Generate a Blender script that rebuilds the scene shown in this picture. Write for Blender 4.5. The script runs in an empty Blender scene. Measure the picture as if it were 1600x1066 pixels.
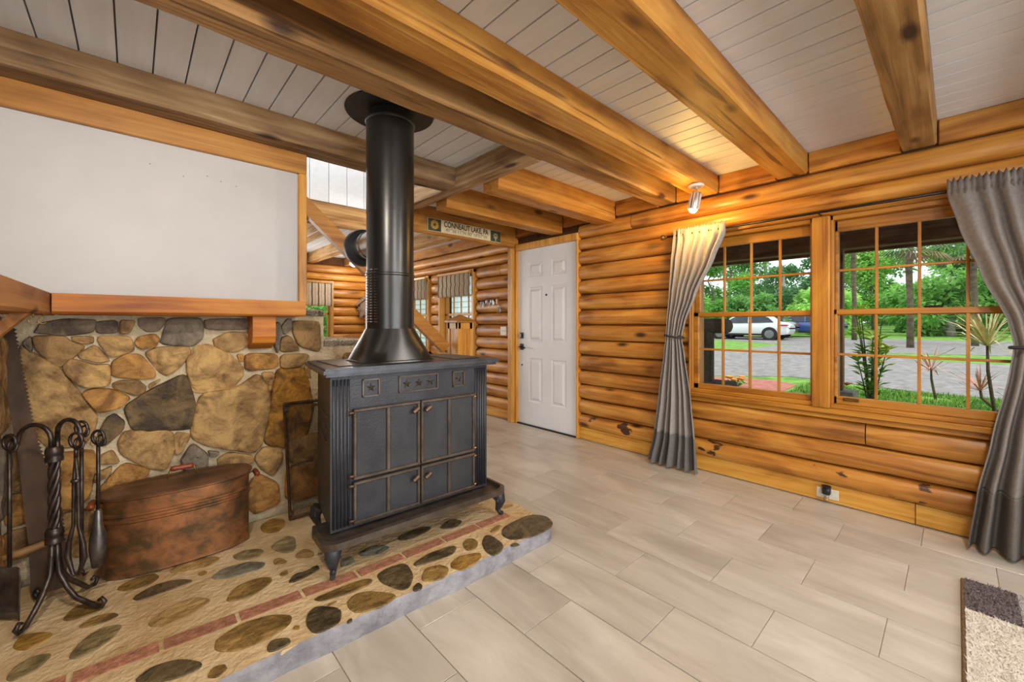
import bpy, bmesh, math, random
from mathutils import Vector, Matrix, noise
R = math.radians
rnd = random.Random(7)
sc = bpy.context.scene
col = sc.collection

# ---------------------------------------------------------------- camera
cam_d = bpy.data.cameras.new('camera'); cam = bpy.data.objects.new('camera', cam_d); col.objects.link(cam)
cam_d.sensor_width = 36.0; cam_d.lens = 36.0 * 641 / 1600
cam_d.shift_y = -27 / 1600
cam_d.clip_start = 0.02; cam_d.clip_end = 300
cam.location = (0, 0, 1.19)
cam.rotation_euler = (R(90), 0, math.atan2(0.7350, 0.6781) - R(90))
sc.camera = cam
# ---------------------------------------------------------------- world, view
sc.view_settings.view_transform = 'Standard'; sc.view_settings.look = 'None'
sc.view_settings.gamma = 1.0; sc.view_settings.use_curve_mapping = False
sc.view_settings.exposure = -0.10
wd = bpy.data.worlds.new('overcast_sky'); sc.world = wd; wd.use_nodes = True
wn = wd.node_tree; bgn = wn.nodes['Background']
bgn.inputs['Color'].default_value = (0.90, 0.95, 1.0, 1); bgn.inputs['Strength'].default_value = 2.0
# ---------------------------------------------------------------- lights
def area(name, loc, rot, sx, sy, power, color):
    l = bpy.data.lights.new(name, 'AREA'); l.shape = 'RECTANGLE'; l.size = sx; l.size_y = sy
    l.energy = power; l.color = color
    o = bpy.data.objects.new(name, l); col.objects.link(o); o.location = loc; o.rotation_euler = rot
    return o
# added fill lights standing in for daylight: behind camera, far room, upper stair hall
area('fill_back', (1.3, -3.25, 1.45), (R(106), 0, 0), 3.4, 1.7, 125, (0.93, 0.97, 1.0))
area('fill_side', (-2.85, -2.1, 1.45), (R(106), 0, R(-90)), 2.0, 1.5, 75, (0.93, 0.97, 1.0))
area('fill_upper_hall', (0.9, 3.12, 3.7), (0, 0, 0), 1.4, 0.6, 30, (1.0, 0.99, 0.97))
area('fill_far_room', (0.6, 7.25, 1.5), (R(-90), 0, 0), 2.4, 1.2, 70, (1.0, 0.99, 0.97))
sun_d = bpy.data.lights.new('sun', 'SUN'); sun_d.energy = 2.2; sun_d.angle = R(25); sun_d.color = (1, .97, .9)
sun = bpy.data.objects.new('sun', sun_d); col.objects.link(sun); sun.rotation_euler = (R(28), R(-14), 0); sun.location = (10, 5, 20)

# ---------------------------------------------------------------- materials
MATS = {}
def nodes(m):
    m.use_nodes = True; nt = m.node_tree; return nt, nt.nodes, nt.links, nt.nodes['Principled BSDF']
def L4(c): return (c[0], c[1], c[2], 1)
def srgb(h):
    h = h.lstrip('#'); v = [int(h[i:i+2], 16) / 255 for i in (0, 2, 4)]
    return tuple(x / 12.92 if x <= .04045 else ((x + .055) / 1.055) ** 2.4 for x in v)
def mat(name, c1, c2=None, scale=(8, 8, 8), rough=.6, metal=0, detail=5, bump=0, rand=0, dist=0, p=(.35, .65), coat=0, bscale=None, spec=.5):
    m = bpy.data.materials.new(name); nt, N, K, b = nodes(m); MATS[name] = m
    c1 = srgb(c1) if isinstance(c1, str) else c1
    c2 = c1 if c2 is None else (srgb(c2) if isinstance(c2, str) else c2)
    b.inputs['Roughness'].default_value = rough; b.inputs['Metallic'].default_value = metal
    b.inputs['Coat Weight'].default_value = coat; b.inputs['Coat Roughness'].default_value = .25
    b.inputs['Specular IOR Level'].default_value = spec
    tc = N.new('ShaderNodeTexCoord'); mp = N.new('ShaderNodeMapping'); mp.inputs['Scale'].default_value = scale
    oi = N.new('ShaderNodeObjectInfo'); ad = N.new('ShaderNodeVectorMath'); ad.operation = 'ADD'
    mu = N.new('ShaderNodeMath'); mu.operation = 'MULTIPLY'; mu.inputs[1].default_value = 37.0
    K.new(oi.outputs['Random'], mu.inputs[0])
    K.new(tc.outputs['Object'], mp.inputs['Vector']); K.new(mp.outputs[0], ad.inputs[0]); K.new(mu.outputs[0], ad.inputs[1])
    nz = N.new('ShaderNodeTexNoise'); nz.inputs['Scale'].default_value = 1; nz.inputs['Detail'].default_value = detail
    nz.inputs['Distortion'].default_value = dist; nz.inputs['Roughness'].default_value = .62
    K.new(ad.outputs[0], nz.inputs['Vector'])
    cr = N.new('ShaderNodeValToRGB'); cr.color_ramp.elements[0].position = p[0]; cr.color_ramp.elements[1].position = p[1]
    cr.color_ramp.elements[0].color = L4(c1); cr.color_ramp.elements[1].color = L4(c2)
    K.new(nz.outputs['Fac'], cr.inputs['Fac'])
    out = cr.outputs['Color']
    if rand:
        hs = N.new('ShaderNodeHueSaturation'); mr = N.new('ShaderNodeMapRange')
        mr.inputs['To Min'].default_value = 1 - rand; mr.inputs['To Max'].default_value = 1 + rand
        K.new(oi.outputs['Random'], mr.inputs['Value']); K.new(mr.outputs[0], hs.inputs['Value']); K.new(out, hs.inputs['Color'])
        out = hs.outputs['Color']
    K.new(out, b.inputs['Base Color'])
    if bump:
        bp = N.new('ShaderNodeBump'); bp.inputs['Strength'].default_value = bump; bp.inputs['Distance'].default_value = .02
        if bscale:
            n2 = N.new('ShaderNodeTexNoise'); n2.inputs['Scale'].default_value = bscale; n2.inputs['Detail'].default_value = 4
            K.new(tc.outputs['Object'], n2.inputs['Vector']); K.new(n2.outputs['Fac'], bp.inputs['Height'])
        else: K.new(nz.outputs['Fac'], bp.inputs['Height'])
        K.new(bp.outputs[0], b.inputs['Normal'])
    return m
def wood(name, axis, dark, mid, light, rough=.42, coat=.15, rand=.12, grain=26, knots=True, bump=.25, checks=False, bark=False):
    """planed / hewn timber: long grain along `axis`, slow colour drift, scattered knots"""
    m = bpy.data.materials.new(name); nt, N, K, b = nodes(m); MATS[name] = m
    b.inputs['Roughness'].default_value = rough; b.inputs['Coat Weight'].default_value = coat; b.inputs['Coat Roughness'].default_value = .3
    tc = N.new('ShaderNodeTexCoord'); oi = N.new('ShaderNodeObjectInfo')
    mu = N.new('ShaderNodeMath'); mu.operation = 'MULTIPLY'; mu.inputs[1].default_value = 53.0
    K.new(oi.outputs['Random'], mu.inputs[0])
    ad = N.new('ShaderNodeVectorMath'); ad.operation = 'ADD'
    K.new(tc.outputs['Object'], ad.inputs[0]); K.new(mu.outputs[0], ad.inputs[1])
    def mapped(s_long, s_cross):
        mp = N.new('ShaderNodeMapping'); s = [s_cross] * 3; s[axis] = s_long
        mp.inputs['Scale'].default_value = s; K.new(ad.outputs[0], mp.inputs['Vector']); return mp.outputs[0]
    g = N.new('ShaderNodeTexNoise'); g.inputs['Scale'].default_value = 1; g.inputs['Detail'].default_value = 5; g.inputs['Distortion'].default_value = .8
    K.new(mapped(1.1, grain), g.inputs['Vector'])
    s = N.new('ShaderNodeTexNoise'); s.inputs['Scale'].default_value = 1; s.inputs['Detail'].default_value = 3; s.inputs['Distortion'].default_value = 1.2
    K.new(mapped(1.6, 5), s.inputs['Vector'])
    cr = N.new('ShaderNodeValToRGB'); e = cr.color_ramp.elements
    e[0].position = .35; e[0].color = L4(srgb(dark)); e[1].position = .65; e[1].color = L4(srgb(light))
    x = e.new(.48); x.color = L4(srgb(mid))
    av = N.new('ShaderNodeMath'); av.operation = 'MULTIPLY_ADD'; av.inputs[1].default_value = .5
    hf = N.new('ShaderNodeMath'); hf.operation = 'MULTIPLY'; hf.inputs[1].default_value = .5
    K.new(g.outputs['Fac'], hf.inputs[0]); K.new(s.outputs['Fac'], av.inputs[0]); K.new(hf.outputs[0], av.inputs[2])
    K.new(av.outputs[0], cr.inputs['Fac']); out = cr.outputs['Color']
    if checks:
        ck = N.new('ShaderNodeTexNoise'); ck.inputs['Scale'].default_value = 1; ck.inputs['Detail'].default_value = 2; ck.inputs['Distortion'].default_value = .4
        K.new(mapped(.8, 22), ck.inputs['Vector'])
        c2 = N.new('ShaderNodeValToRGB'); q = c2.color_ramp.elements
        q[0].position = .655; q[0].color = (0, 0, 0, 1); q[1].position = .70; q[1].color = (.75, .75, .75, 1)
        K.new(ck.outputs['Fac'], c2.inputs['Fac'])
        m2 = N.new('ShaderNodeMix'); m2.data_type = 'RGBA'; K.new(c2.outputs['Color'], m2.inputs['Factor']); K.new(out, m2.inputs['A'])
        dk = srgb(dark); m2.inputs['B'].default_value = (dk[0] * .4, dk[1] * .35, dk[2] * .35, 1); out = m2.outputs['Result']
    if bark:
        bk = N.new('ShaderNodeTexNoise'); bk.inputs['Scale'].default_value = 1; bk.inputs['Detail'].default_value = 4
        K.new(mapped(6, 13), bk.inputs['Vector'])
        c3 = N.new('ShaderNodeValToRGB'); q = c3.color_ramp.elements
        q[0].position = .60; q[0].color = (0, 0, 0, 1); q[1].position = .63; q[1].color = (1, 1, 1, 1)
        K.new(bk.outputs['Fac'], c3.inputs['Fac'])
        m3 = N.new('ShaderNodeMix'); m3.data_type = 'RGBA'; K.new(c3.outputs['Color'], m3.inputs['Factor']); K.new(out, m3.inputs['A'])
        m3.inputs['B'].default_value = L4(srgb('#4a2a18')); out = m3.outputs['Result']
    if knots:
        v = N.new('ShaderNodeTexVoronoi'); v.inputs['Scale'].default_value = 1; v.inputs['Randomness'].default_value = 1
        K.new(mapped(2.0, 5.0), v.inputs['Vector'])
        kr = N.new('ShaderNodeValToRGB'); ke = kr.color_ramp.elements
        ke[0].position = .07; ke[0].color = (1, 1, 1, 1); ke[1].position = .17; ke[1].color = (0, 0, 0, 1)
        K.new(v.outputs['Distance'], kr.inputs['Fac'])
        mx = N.new('ShaderNodeMix'); mx.data_type = 'RGBA'
        K.new(kr.outputs['Color'], mx.inputs['Factor']); K.new(out, mx.inputs['A'])
        dk = srgb(dark); mx.inputs['B'].default_value = (dk[0] * .35, dk[1] * .3, dk[2] * .3, 1)
        out = mx.outputs['Result']
    hs = N.new('ShaderNodeHueSaturation'); mr = N.new('ShaderNodeMapRange')
    mr.inputs['To Min'].default_value = 1 - rand; mr.inputs['To Max'].default_value = 1 + rand
    K.new(oi.outputs['Random'], mr.inputs['Value']); K.new(mr.outputs[0], hs.inputs['Value']); K.new(out, hs.inputs['Color'])
    K.new(hs.outputs['Color'], b.inputs['Base Color'])
    bp = N.new('ShaderNodeBump'); bp.inputs['Strength'].default_value = bump; bp.inputs['Distance'].default_value = .006
    K.new(g.outputs['Fac'], bp.inputs['Height']); K.new(bp.outputs[0], b.inputs['Normal'])
    return m
wood('log_wood_y', 1, '#7f4a15', '#b6762b', '#d69c45')
wood('log_bark_y', 1, '#7f4a15', '#b6762b', '#d69c45', bark=True)
mat('log_gap', '#4a2c12', '#5c3818', (6, 6, 6), .9)
wood('beam_far_x', 0, '#9a6c34', '#c79a5e', '#dcb984', rough=.6, coat=0)
wood('log_wood_x', 0, '#7f4a15', '#b6762b', '#d69c45')
wood('beam_wood_x', 0, '#644422', '#8d6637', '#aa834e', rough=.6, coat=0, bump=.8, checks=True)
wood('beam_orange_x', 0, '#8a571b', '#b0762b', '#c99545', rough=.55, coat=.05, bump=.8, checks=True)
wood('beam_old_x', 0, '#553d26', '#866744', '#a98d68', rough=.75, coat=0, bump=.8, checks=True)
wood('beam_old_y', 1, '#62472d', '#94754f', '#b59872', rough=.75, coat=0, bump=.8, checks=True)
wood('beam_far_y', 1, '#9a6c34', '#c79a5e', '#dcb984', rough=.6, coat=0)
wood('trim_wood_x', 0, '#85531c', '#ab722c', '#c28a3e', grain=34, knots=False)
wood('trim_wood_y', 1, '#a36a24', '#cc9138', '#dda94f', grain=34, knots=False)
wood('trim_wood_z', 2, '#a36a24', '#c88d38', '#dba650', grain=34, knots=False)
wood('sash_wood_y', 1, '#824c10', '#a96c1d', '#c0842a', grain=34, knots=False, rand=.05)
wood('sash_wood_z', 2, '#824c10', '#a96c1d', '#c0842a', grain=34, knots=False, rand=.05)
wood('mantel_wood_x', 0, '#8a4813', '#b86e20', '#cd872d', grain=30, rough=.6, coat=0)
wood('mantel_wood_y', 1, '#74451f', '#9c6834', '#b58048', grain=30, rough=.65, coat=0)
wood('porch_wood', 1, '#5a3a26', '#80553a', '#99704e', rough=.8, coat=0)
wood('porch_post_wood', 2, '#6a452c', '#8d6244', '#a37855', rough=.8, coat=0)
wood('saw_handle_wood', 0, '#5a3a20', '#7d5632', '#96703f', rough=.6, coat=0, knots=False)
mat('white_paint', '#b1adab', '#b8b4b2', (3, 3, 3), .45)
mat('white_board', '#e0e3e6', '#e7eaed', (30, 1.5, 30), .5, rand=.02)
mat('groove_dark', '#6f6862', '#7d766f', (6, 6, 6), .9)
mat('door_paint', '#dcdcde', '#e3e3e4', (3, 3, 3), .35)
mat('mortar', '#b3a080', '#cfc0a2', (9, 9, 9), .95, bump=.6, bscale=60)
mat('hearth_mortar', '#b89a6c', '#d3bb92', (5, 5, 5), .85, bump=.6, bscale=45)
mat('hearth_edge_paint', '#77767b', '#a09ea2', (9, 9, 9), .8, bump=.8, bscale=22)
def stonemat(name, a, b_, rough=.75): return mat(name, a, b_, (9, 9, 9), rough, rand=.10, detail=10, dist=.7, bump=1, bscale=26, p=(.38, .62))
SM = {'t': stonemat('stone_tan', '#745531', '#bf9a60'), 'o': stonemat('stone_ochre', '#7a5223', '#c2904a'),
      'b': stonemat('stone_brown', '#6b5030', '#9c7a4a'), 'g': stonemat('stone_grey', '#5f5548', '#8a7c68'),
      'd': stonemat('stone_slate', '#524439', '#86735e'), 'k': stonemat('stone_dark', '#3f3226', '#7c643f'),
      'r': stonemat('stone_rust', '#5f3d12', '#b5832c'), 'l': stonemat('stone_light', '#8b7d5e', '#b3a383')}
HM = {'t': stonemat('hearth_tan', '#8d7040', '#b3945e', .55), 'o': stonemat('hearth_ochre', '#7c5a20', '#a98440', .45),
      'b': stonemat('hearth_brown', '#5f4a24', '#92743f', .45), 'g': stonemat('hearth_grey', '#5d594c', '#85806d', .5),
      'k': stonemat('hearth_dark', '#38301f', '#63553a', .4), 'l': stonemat('hearth_olive', '#6c5f40', '#96845a', .5)}
mat('hearth_brick', '#8a5a42', '#b57f62', (40, 40, 40), .8, rand=.12, bump=.5, bscale=90)
mat('tile', '#9f9587', '#cdc5b9', (6.5, 1.6, 5), .28, rand=.05, detail=6, dist=.6, p=(.25, .75), spec=.4)
mat('grout', '#a39a8c', '#b0a698', (20, 20, 20), .8)
mat('iron_black', '#323338', '#424347', (7, 7, 5), .42, metal=.35, bump=.12, bscale=120)
mat('iron_edge', '#544a41', '#70655a', (14, 14, 14), .36, metal=.7)
mat('iron_top', '#3f4146', '#56595f', (12, 12, 12), .32, metal=.5)
mat('knob_bronze', '#4a3a2e', '#6a5442', (30, 30, 30), .4, metal=.6)
mat('brass_pin', '#8f7440', '#b2934f', (30, 30, 30), .3, metal=.9)
mat('flue_black', '#3a3938', '#454443', (4, 4, 2), .3, metal=.85)
mat('flue_silver', '#9b9c9f', '#b9babd', (8, 8, 8), .22, metal=1)
mat('plate_black', '#222427', '#2a2c2f', (8, 8, 8), .5, metal=.2)
mat('copper', '#655036', '#a8724a', (10, 10, 13), .38, metal=.7, detail=10, dist=.4, bump=.1, bscale=22, p=(.38, .6))
mat('copper_lid', '#664b38', '#8d6a50', (6, 6, 6), .4, metal=.6, detail=6, dist=1)
mat('grip_wood', '#6a2b14', '#8e3f1e', (20, 20, 20), .4)
mat('wrought_iron', '#3b3531', '#5c524b', (30, 30, 30), .38, metal=.75)
mat('shovel_steel', '#4b4846', '#7d7873', (12, 12, 12), .38, metal=.8)
mat('saw_steel', '#39291d', '#57412f', (9, 9, 4), .5, metal=.6)
mat('fabric_taupe', '#8d8681', '#98918b', (60, 60, 60), .85, bump=.15, bscale=300)
mat('fabric_hem', '#66625f', '#716d69', (60, 60, 60), .85, bump=.15, bscale=300)
mat('fabric_dark', '#6f665f', '#7b726a', (60, 60, 60), .85, bump=.15, bscale=300)
mat('fabric_dark_hem', '#5b534c', '#665e56', (60, 60, 60), .85, bump=.15, bscale=300)
mat('cord_dark', '#24262c', '#30323a', (30, 30, 30), .6)
mat('rod_metal', '#2a2422', '#3a322e', (20, 20, 20), .35, metal=.7)
mat('finial_bronze', '#6b4d28', '#8a6a3c', (30, 30, 30), .35, metal=.7)
mat('lamp_white', '#d8d6d2', '#dedcd8', (9, 9, 9), .35)
mat('lamp_nickel', '#a8a29a', '#c2bcb2', (9, 9, 9), .3, metal=.9)
mat('plastic_ivory', '#d9d2c0', '#e0d9c8', (9, 9, 9), .4)
mat('plastic_black', '#17171a', '#202024', (9, 9, 9), .35)
mat('lock_black', '#1c1d20', '#2d2e32', (30, 30, 30), .3, metal=.6)
mat('steel', '#77777a', '#98989b', (20, 20, 20), .42, metal=.8)
mat('carpet', '#b8a68d', '#e2d6c2', (90, 90, 90), 1, bump=1, bscale=160)
mat('rug_dark', '#4a3f3f', '#7d7070', (140, 140, 140), 1, p=(.42, .58))
mat('rug_cream', '#c9bfb0', '#ded6c9', (120, 120, 120), 1)
mat('rug_grey', '#8f8b89', '#c4bfba', (140, 140, 140), 1, p=(.42, .58))
mat('rug_edge', '#57462f', '#7d6645', (120, 120, 120), 1)
mat('blind_cloth', '#b3a38c', '#c6b69f', (60, 60, 30), .9)
mat('blind_stripe', '#5a4c3f', '#6b5c4d', (60, 60, 30), .9)
mat('clock_wood', '#7d6a5c', '#a18d7d', (40, 40, 40), .7)
mat('sign_cream', '#cfc39d', '#dfd4b2', (20, 20, 20), .6)
mat('sign_green', '#1f2a20', '#4a5638', (60, 60, 60), .6)
mat('sign_flower', '#c9932c', '#e0b455', (60, 60, 60), .6)
mat('ink', '#1e1c1a', '#26231f', (9, 9, 9), .6)
mat('ink_faded', '#8d8468', '#9a9175', (9, 9, 9), .7)
mat('lawn', '#4a7a26', '#7fa83c', (3, 3, 3), .9, bump=1, bscale=40)
mat('lawn_earth', '#466f2a', '#699138', (2, 2, 2), .95)
mat('gravel', '#716d6b', '#928d8a', (5, 5, 5), .95, bump=.6, bscale=30)
mat('paving_brick', '#a0584a', '#bd7767', (6, 6, 6), .9, rand=.15)
mat('concrete', '#8d8a86', '#a5a29d', (5, 5, 5), .9)
mat('stone_block', '#75726c', '#96928b', (14, 14, 14), .9, bump=.4)
for i, (a, b_) in enumerate((('#5f9a48', '#a3d970'), ('#4f8444', '#86b862'), ('#7ab552', '#c2ea80'), ('#4d8052', '#85b578'))):
    m = mat('leaf_%d' % i, a, b_, (1.5, 1.5, 1.5), .7, rand=.15)
mat('palm_leaf', '#3f6b3f', '#7d9b62', (2, 2, 2), .6); mat('palm_dead', '#8d7a5a', '#a8946f', (3, 3, 3), .9)
mat('palm_bark', '#4a4034', '#75684f', (3, 3, 6), .95, bump=.6); mat('bark', '#5d5348', '#8d8274', (3, 3, 1), .95, bump=.6); mat('bark_pale', '#98928a', '#bdb7ae', (3, 3, 1), .95)
mat('leaf_yellow', '#a9bd2e', '#d6de55', (9, 9, 9), .5); mat('leaf_green', '#4f8427', '#87b93f', (9, 9, 9), .5)
mat('dracaena_pink', '#a86a5c', '#d6a088', (14, 14, 14), .5); mat('dracaena_cream', '#c3b07a', '#e3d3a2', (14, 14, 14), .5)
mat('petal_red', '#c2401f', '#dd5a2a', (9, 9, 9), .5); mat('twig', '#4a3a28', '#6b573d', (9, 9, 9), .8)
mat('flower_orange', '#d9761b', '#eda532', (9, 9, 9), .5)
mat('cat_carpet', '#544c43', '#706659', (90, 90, 90), 1, bump=1, bscale=200)
mat('car_white', '#dfe3e8', '#e6e9ee', (1, 1, 1), .2, coat=1); mat('car_blue', '#2e4a86', '#37559a', (1, 1, 1), .2, coat=1)
mat('car_grey', '#4d4f52', '#57595d', (1, 1, 1), .25, coat=1); mat('car_glass', '#1f2630', '#38424f', (1, 1, 1), .06)
mat('tyre', '#1c1c1d', '#262627', (20, 20, 20), .8); mat('tail_red', '#9c1f24', '#c2343a', (20, 20, 20), .25)
mat('siding_white', '#c9d3dc', '#d6dfe6', (3, 3, 3), .7)
mat('screen_mesh', '#2f2822', '#3d352d', (60, 60, 60), .7, metal=.4)
mat('tag_coloured', '#7d3a4a', '#a25a4a', (60, 60, 60), .5)
def emis(name, c, s):
    m = bpy.data.materials.new(name); m.use_nodes = True; N = m.node_tree.nodes; N.remove(N['Principled BSDF'])
    e = N.new('ShaderNodeEmission'); e.inputs['Color'].default_value = L4(c); e.inputs['Strength'].default_value = s
    m.node_tree.links.new(e.outputs[0], N['Material Output'].inputs['Surface']); MATS[name] = m
emis('bulb_warm', (1, .82, .5), 30); emis('lamp_glow', (1, .98, .95), 5); emis('night_glow', (1, .8, .5), 2)
def glassmat(name, tint, gl, rough=.02):
    m = bpy.data.materials.new(name); m.use_nodes = True; N = m.node_tree.nodes; K = m.node_tree.links; N.remove(N['Principled BSDF'])
    t = N.new('ShaderNodeBsdfTransparent'); t.inputs['Color'].default_value = L4(tint)
    g = N.new('ShaderNodeBsdfGlossy'); g.inputs['Roughness'].default_value = rough
    x = N.new('ShaderNodeMixShader'); x.inputs[0].default_value = gl; K.new(t.outputs[0], x.inputs[1]); K.new(g.outputs[0], x.inputs[2])
    K.new(x.outputs[0], N['Material Output'].inputs['Surface']); MATS[name] = m
for i in range(4):      # thin leaves let daylight through
    m = MATS['leaf_%d' % i]; N = m.node_tree.nodes; K = m.node_tree.links; b = N['Principled BSDF']
    tr = N.new('ShaderNodeBsdfTranslucent'); K.new(b.inputs['Base Color'].links[0].from_socket, tr.inputs['Color'])
    x = N.new('ShaderNodeMixShader'); x.inputs[0].default_value = .45; K.new(b.outputs[0], x.inputs[1]); K.new(tr.outputs[0], x.inputs[2])
    K.new(x.outputs[0], N['Material Output'].inputs['Surface'])
glassmat('pane_glass', (.98, .99, .985), .012); glassmat('clear_plastic', (.85, .85, .85), .12)

# ---------------------------------------------------------------- mesh helpers
class MB:
    def __init__(s): s.v = []; s.f = []
    def add(s, vs, fs):
        o = len(s.v); s.v += [tuple(v) for v in vs]; s.f += [tuple(i + o for i in f) for f in fs]; return s
    def box(s, x0, x1, y0, y1, z0, z1, bev=0):
        if x0 > x1: x0, x1 = x1, x0
        if y0 > y1: y0, y1 = y1, y0
        if z0 > z1: z0, z1 = z1, z0
        if bev:
            b = min(bev, (x1 - x0) * .45, (y1 - y0) * .45, (z1 - z0) * .45)
            bm = bmesh.new(); bmesh.ops.create_cube(bm, size=1)
            for v in bm.verts: v.co = ((x0 + x1) / 2 + v.co.x * (x1 - x0), (y0 + y1) / 2 + v.co.y * (y1 - y0), (z0 + z1) / 2 + v.co.z * (z1 - z0))
            bmesh.ops.bevel(bm, geom=bm.edges[:], offset=b, segments=1, affect='EDGES')
            bm.verts.index_update()
            s.add([v.co[:] for v in bm.verts], [[v.index for v in f.verts] for f in bm.faces]); bm.free(); return s
        return s.add([(x0, y0, z0), (x1, y0, z0), (x1, y1, z0), (x0, y1, z0), (x0, y0, z1), (x1, y0, z1), (x1, y1, z1), (x0, y1, z1)],
                     [(3, 2, 1, 0), (4, 5, 6, 7), (0, 1, 5, 4), (1, 2, 6, 5), (2, 3, 7, 6), (3, 0, 4, 7)])
    def tube(s, path, r, n=8, closed=False, cap=True):
        P = [Vector(p) for p in path]; m = len(P); rs = r if isinstance(r, (list, tuple)) else [r] * m
        up = Vector((0, 0, 1)); prev = None; vs = []
        for i, p in enumerate(P):
            if closed: t = P[(i + 1) % m] - P[i - 1]
            else: t = P[min(i + 1, m - 1)] - P[max(i - 1, 0)]
            t.normalize()
            if prev is None:
                a = up if abs(t.dot(up)) < .95 else Vector((1, 0, 0)); nx = (a - t * a.dot(t)).normalized()
            else: nx = (prev - t * prev.dot(t)).normalized()
            prev = nx; ny = t.cross(nx)
            for k in range(n):
                a = 2 * math.pi * k / n; vs.append(p + (nx * math.cos(a) + ny * math.sin(a)) * rs[i])
        fs = []
        for i in range(m if closed else m - 1):
            j = (i + 1) % m
            for k in range(n): fs.append((i * n + k, i * n + (k + 1) % n, j * n + (k + 1) % n, j * n + k))
        if cap and not closed: fs += [tuple(range(n - 1, -1, -1)), tuple((m - 1) * n + k for k in range(n))]
        return s.add(vs, fs)
    def lathe(s, prof, c=(0, 0, 0), n=24, sx=1, sy=1, M=None):
        vs = []; fs = []; m = len(prof)
        for r, z in prof:
            for k in range(n):
                a = 2 * math.pi * k / n; v = Vector((r * math.cos(a) * sx, r * math.sin(a) * sy, z))
                if M: v = M @ v
                vs.append((v[0] + c[0], v[1] + c[1], v[2] + c[2]))
        for i in range(m - 1):
            for k in range(n): fs.append((i * n + k, i * n + (k + 1) % n, (i + 1) * n + (k + 1) % n, (i + 1) * n + k))
        if prof[0][0] > 1e-5: fs.append(tuple(range(n - 1, -1, -1)))
        if prof[-1][0] > 1e-5: fs.append(tuple((m - 1) * n + k for k in range(n)))
        return s.add(vs, fs)
    def prism(s, poly, f0, f1):
        """poly: 2-D points; f0, f1 map a 2-D point to the two faces"""
        n = len(poly); vs = [f0(*p) for p in poly] + [f1(*p) for p in poly]
        return s.add(vs, [tuple(range(n - 1, -1, -1)), tuple(range(n, 2 * n))] + [(i, (i + 1) % n, n + (i + 1) % n, n + i) for i in range(n)])
    def grid(s, rows):
        m = len(rows); n = len(rows[0]); vs = [p for r in rows for p in r]
        return s.add(vs, [(i * n + k, i * n + k + 1, (i + 1) * n + k + 1, (i + 1) * n + k) for i in range(m - 1) for k in range(n - 1)])
    def mesh(s, name, m, smooth=False):
        me = bpy.data.meshes.new(name); me.from_pydata(s.v, [], s.f)
        bm = bmesh.new(); bm.from_mesh(me); bmesh.ops.recalc_face_normals(bm, faces=bm.faces); bm.to_mesh(me); bm.free()
        if smooth:
            me.polygons.foreach_set('use_smooth', [True] * len(me.polygons))
            if smooth is not True: me.set_sharp_from_angle(angle=R(smooth))
        me.materials.append(MATS[m] if isinstance(m, str) else m); me.update(); return me
def link(name, me, parent=None, loc=None, rz=None):
    o = bpy.data.objects.new(name, me); col.objects.link(o)
    if parent: o.parent = parent
    if loc: o.location = loc
    if rz is not None: o.rotation_euler = (0, 0, rz)
    return o
def part(name, mb, m, parent=None, smooth=False, loc=None, label=None, rz=None):
    o = link(name, mb.mesh(name, m, smooth), parent, loc, rz)
    if label: o['label'] = label
    return o
def tag(o, label, cat, group=None, kind=None):
    o['label'] = label; o['category'] = cat
    if group: o['group'] = group
    if kind: o['kind'] = kind
    return o
def thing(name, loc, label, cat, group=None, rz=0):
    o = bpy.data.objects.new(name, None); col.objects.link(o); o.location = loc; o.rotation_euler = (0, 0, rz)
    o.empty_display_size = .05
    return tag(o, label, cat, group)
def struct(name, mb=None, m=None, label=None, smooth=False):
    if mb: o = part(name, mb, m, None, smooth)
    else: o = bpy.data.objects.new(name, None); col.objects.link(o)
    o['kind'] = 'structure'
    if label: o['label'] = label
    return o
def copy_tree(o, parent=None):
    c = o.copy(); col.objects.link(c)
    if parent: c.parent = parent
    for ch in list(o.children): copy_tree(ch, c)
    return c
def fbm(x, y, z, s): return noise.noise(Vector((x * s, y * s, z * s)))
# ================================================================ SETTING
XW = 3.43            # seam plane of the log wall on the right
CEIL = 2.36
# ---- floor of long tiles
fl = MB().box(-3, 3.43, -3.3, 7.45, -.12, -.0045)
floor = struct('floor', fl, 'grout', 'pale greige floor of long rectangular tiles laid in staggered rows')
TW, TL, GAP = .285, .583, .003
tile_me = MB().box(-TW / 2 + GAP / 2, TW / 2 - GAP / 2, -TL / 2 + GAP / 2, TL / 2 - GAP / 2, -.0044, 0, .0012).mesh('tile', 'tile')
def cut_tile(x0, x1, y0, y1):
    o = part('tile', MB().box(x0 + GAP / 2, x1 - GAP / 2, y0 + GAP / 2, y1 - GAP / 2, -.0044, 0, .0012), 'tile', floor); return o
for n in range(0, 15):
    x1 = 3.38 - TW * n; x0 = x1 - TW; off = (.13 if n % 2 == 0 else -.145) + .015 * n
    for k in range(-5, 14):
        y0 = off + k * TL; y1 = y0 + TL; yc = (y0 + y1) / 2
        if yc < -2.2 or yc > 7.3: continue
        if x1 < 1.72 and y0 > 1.52: continue          # under the hearth and the stairs
        if n > 8 and yc < -1: continue
        o = link('tile', tile_me, floor, ((x0 + x1) / 2, yc, 0))
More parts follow.
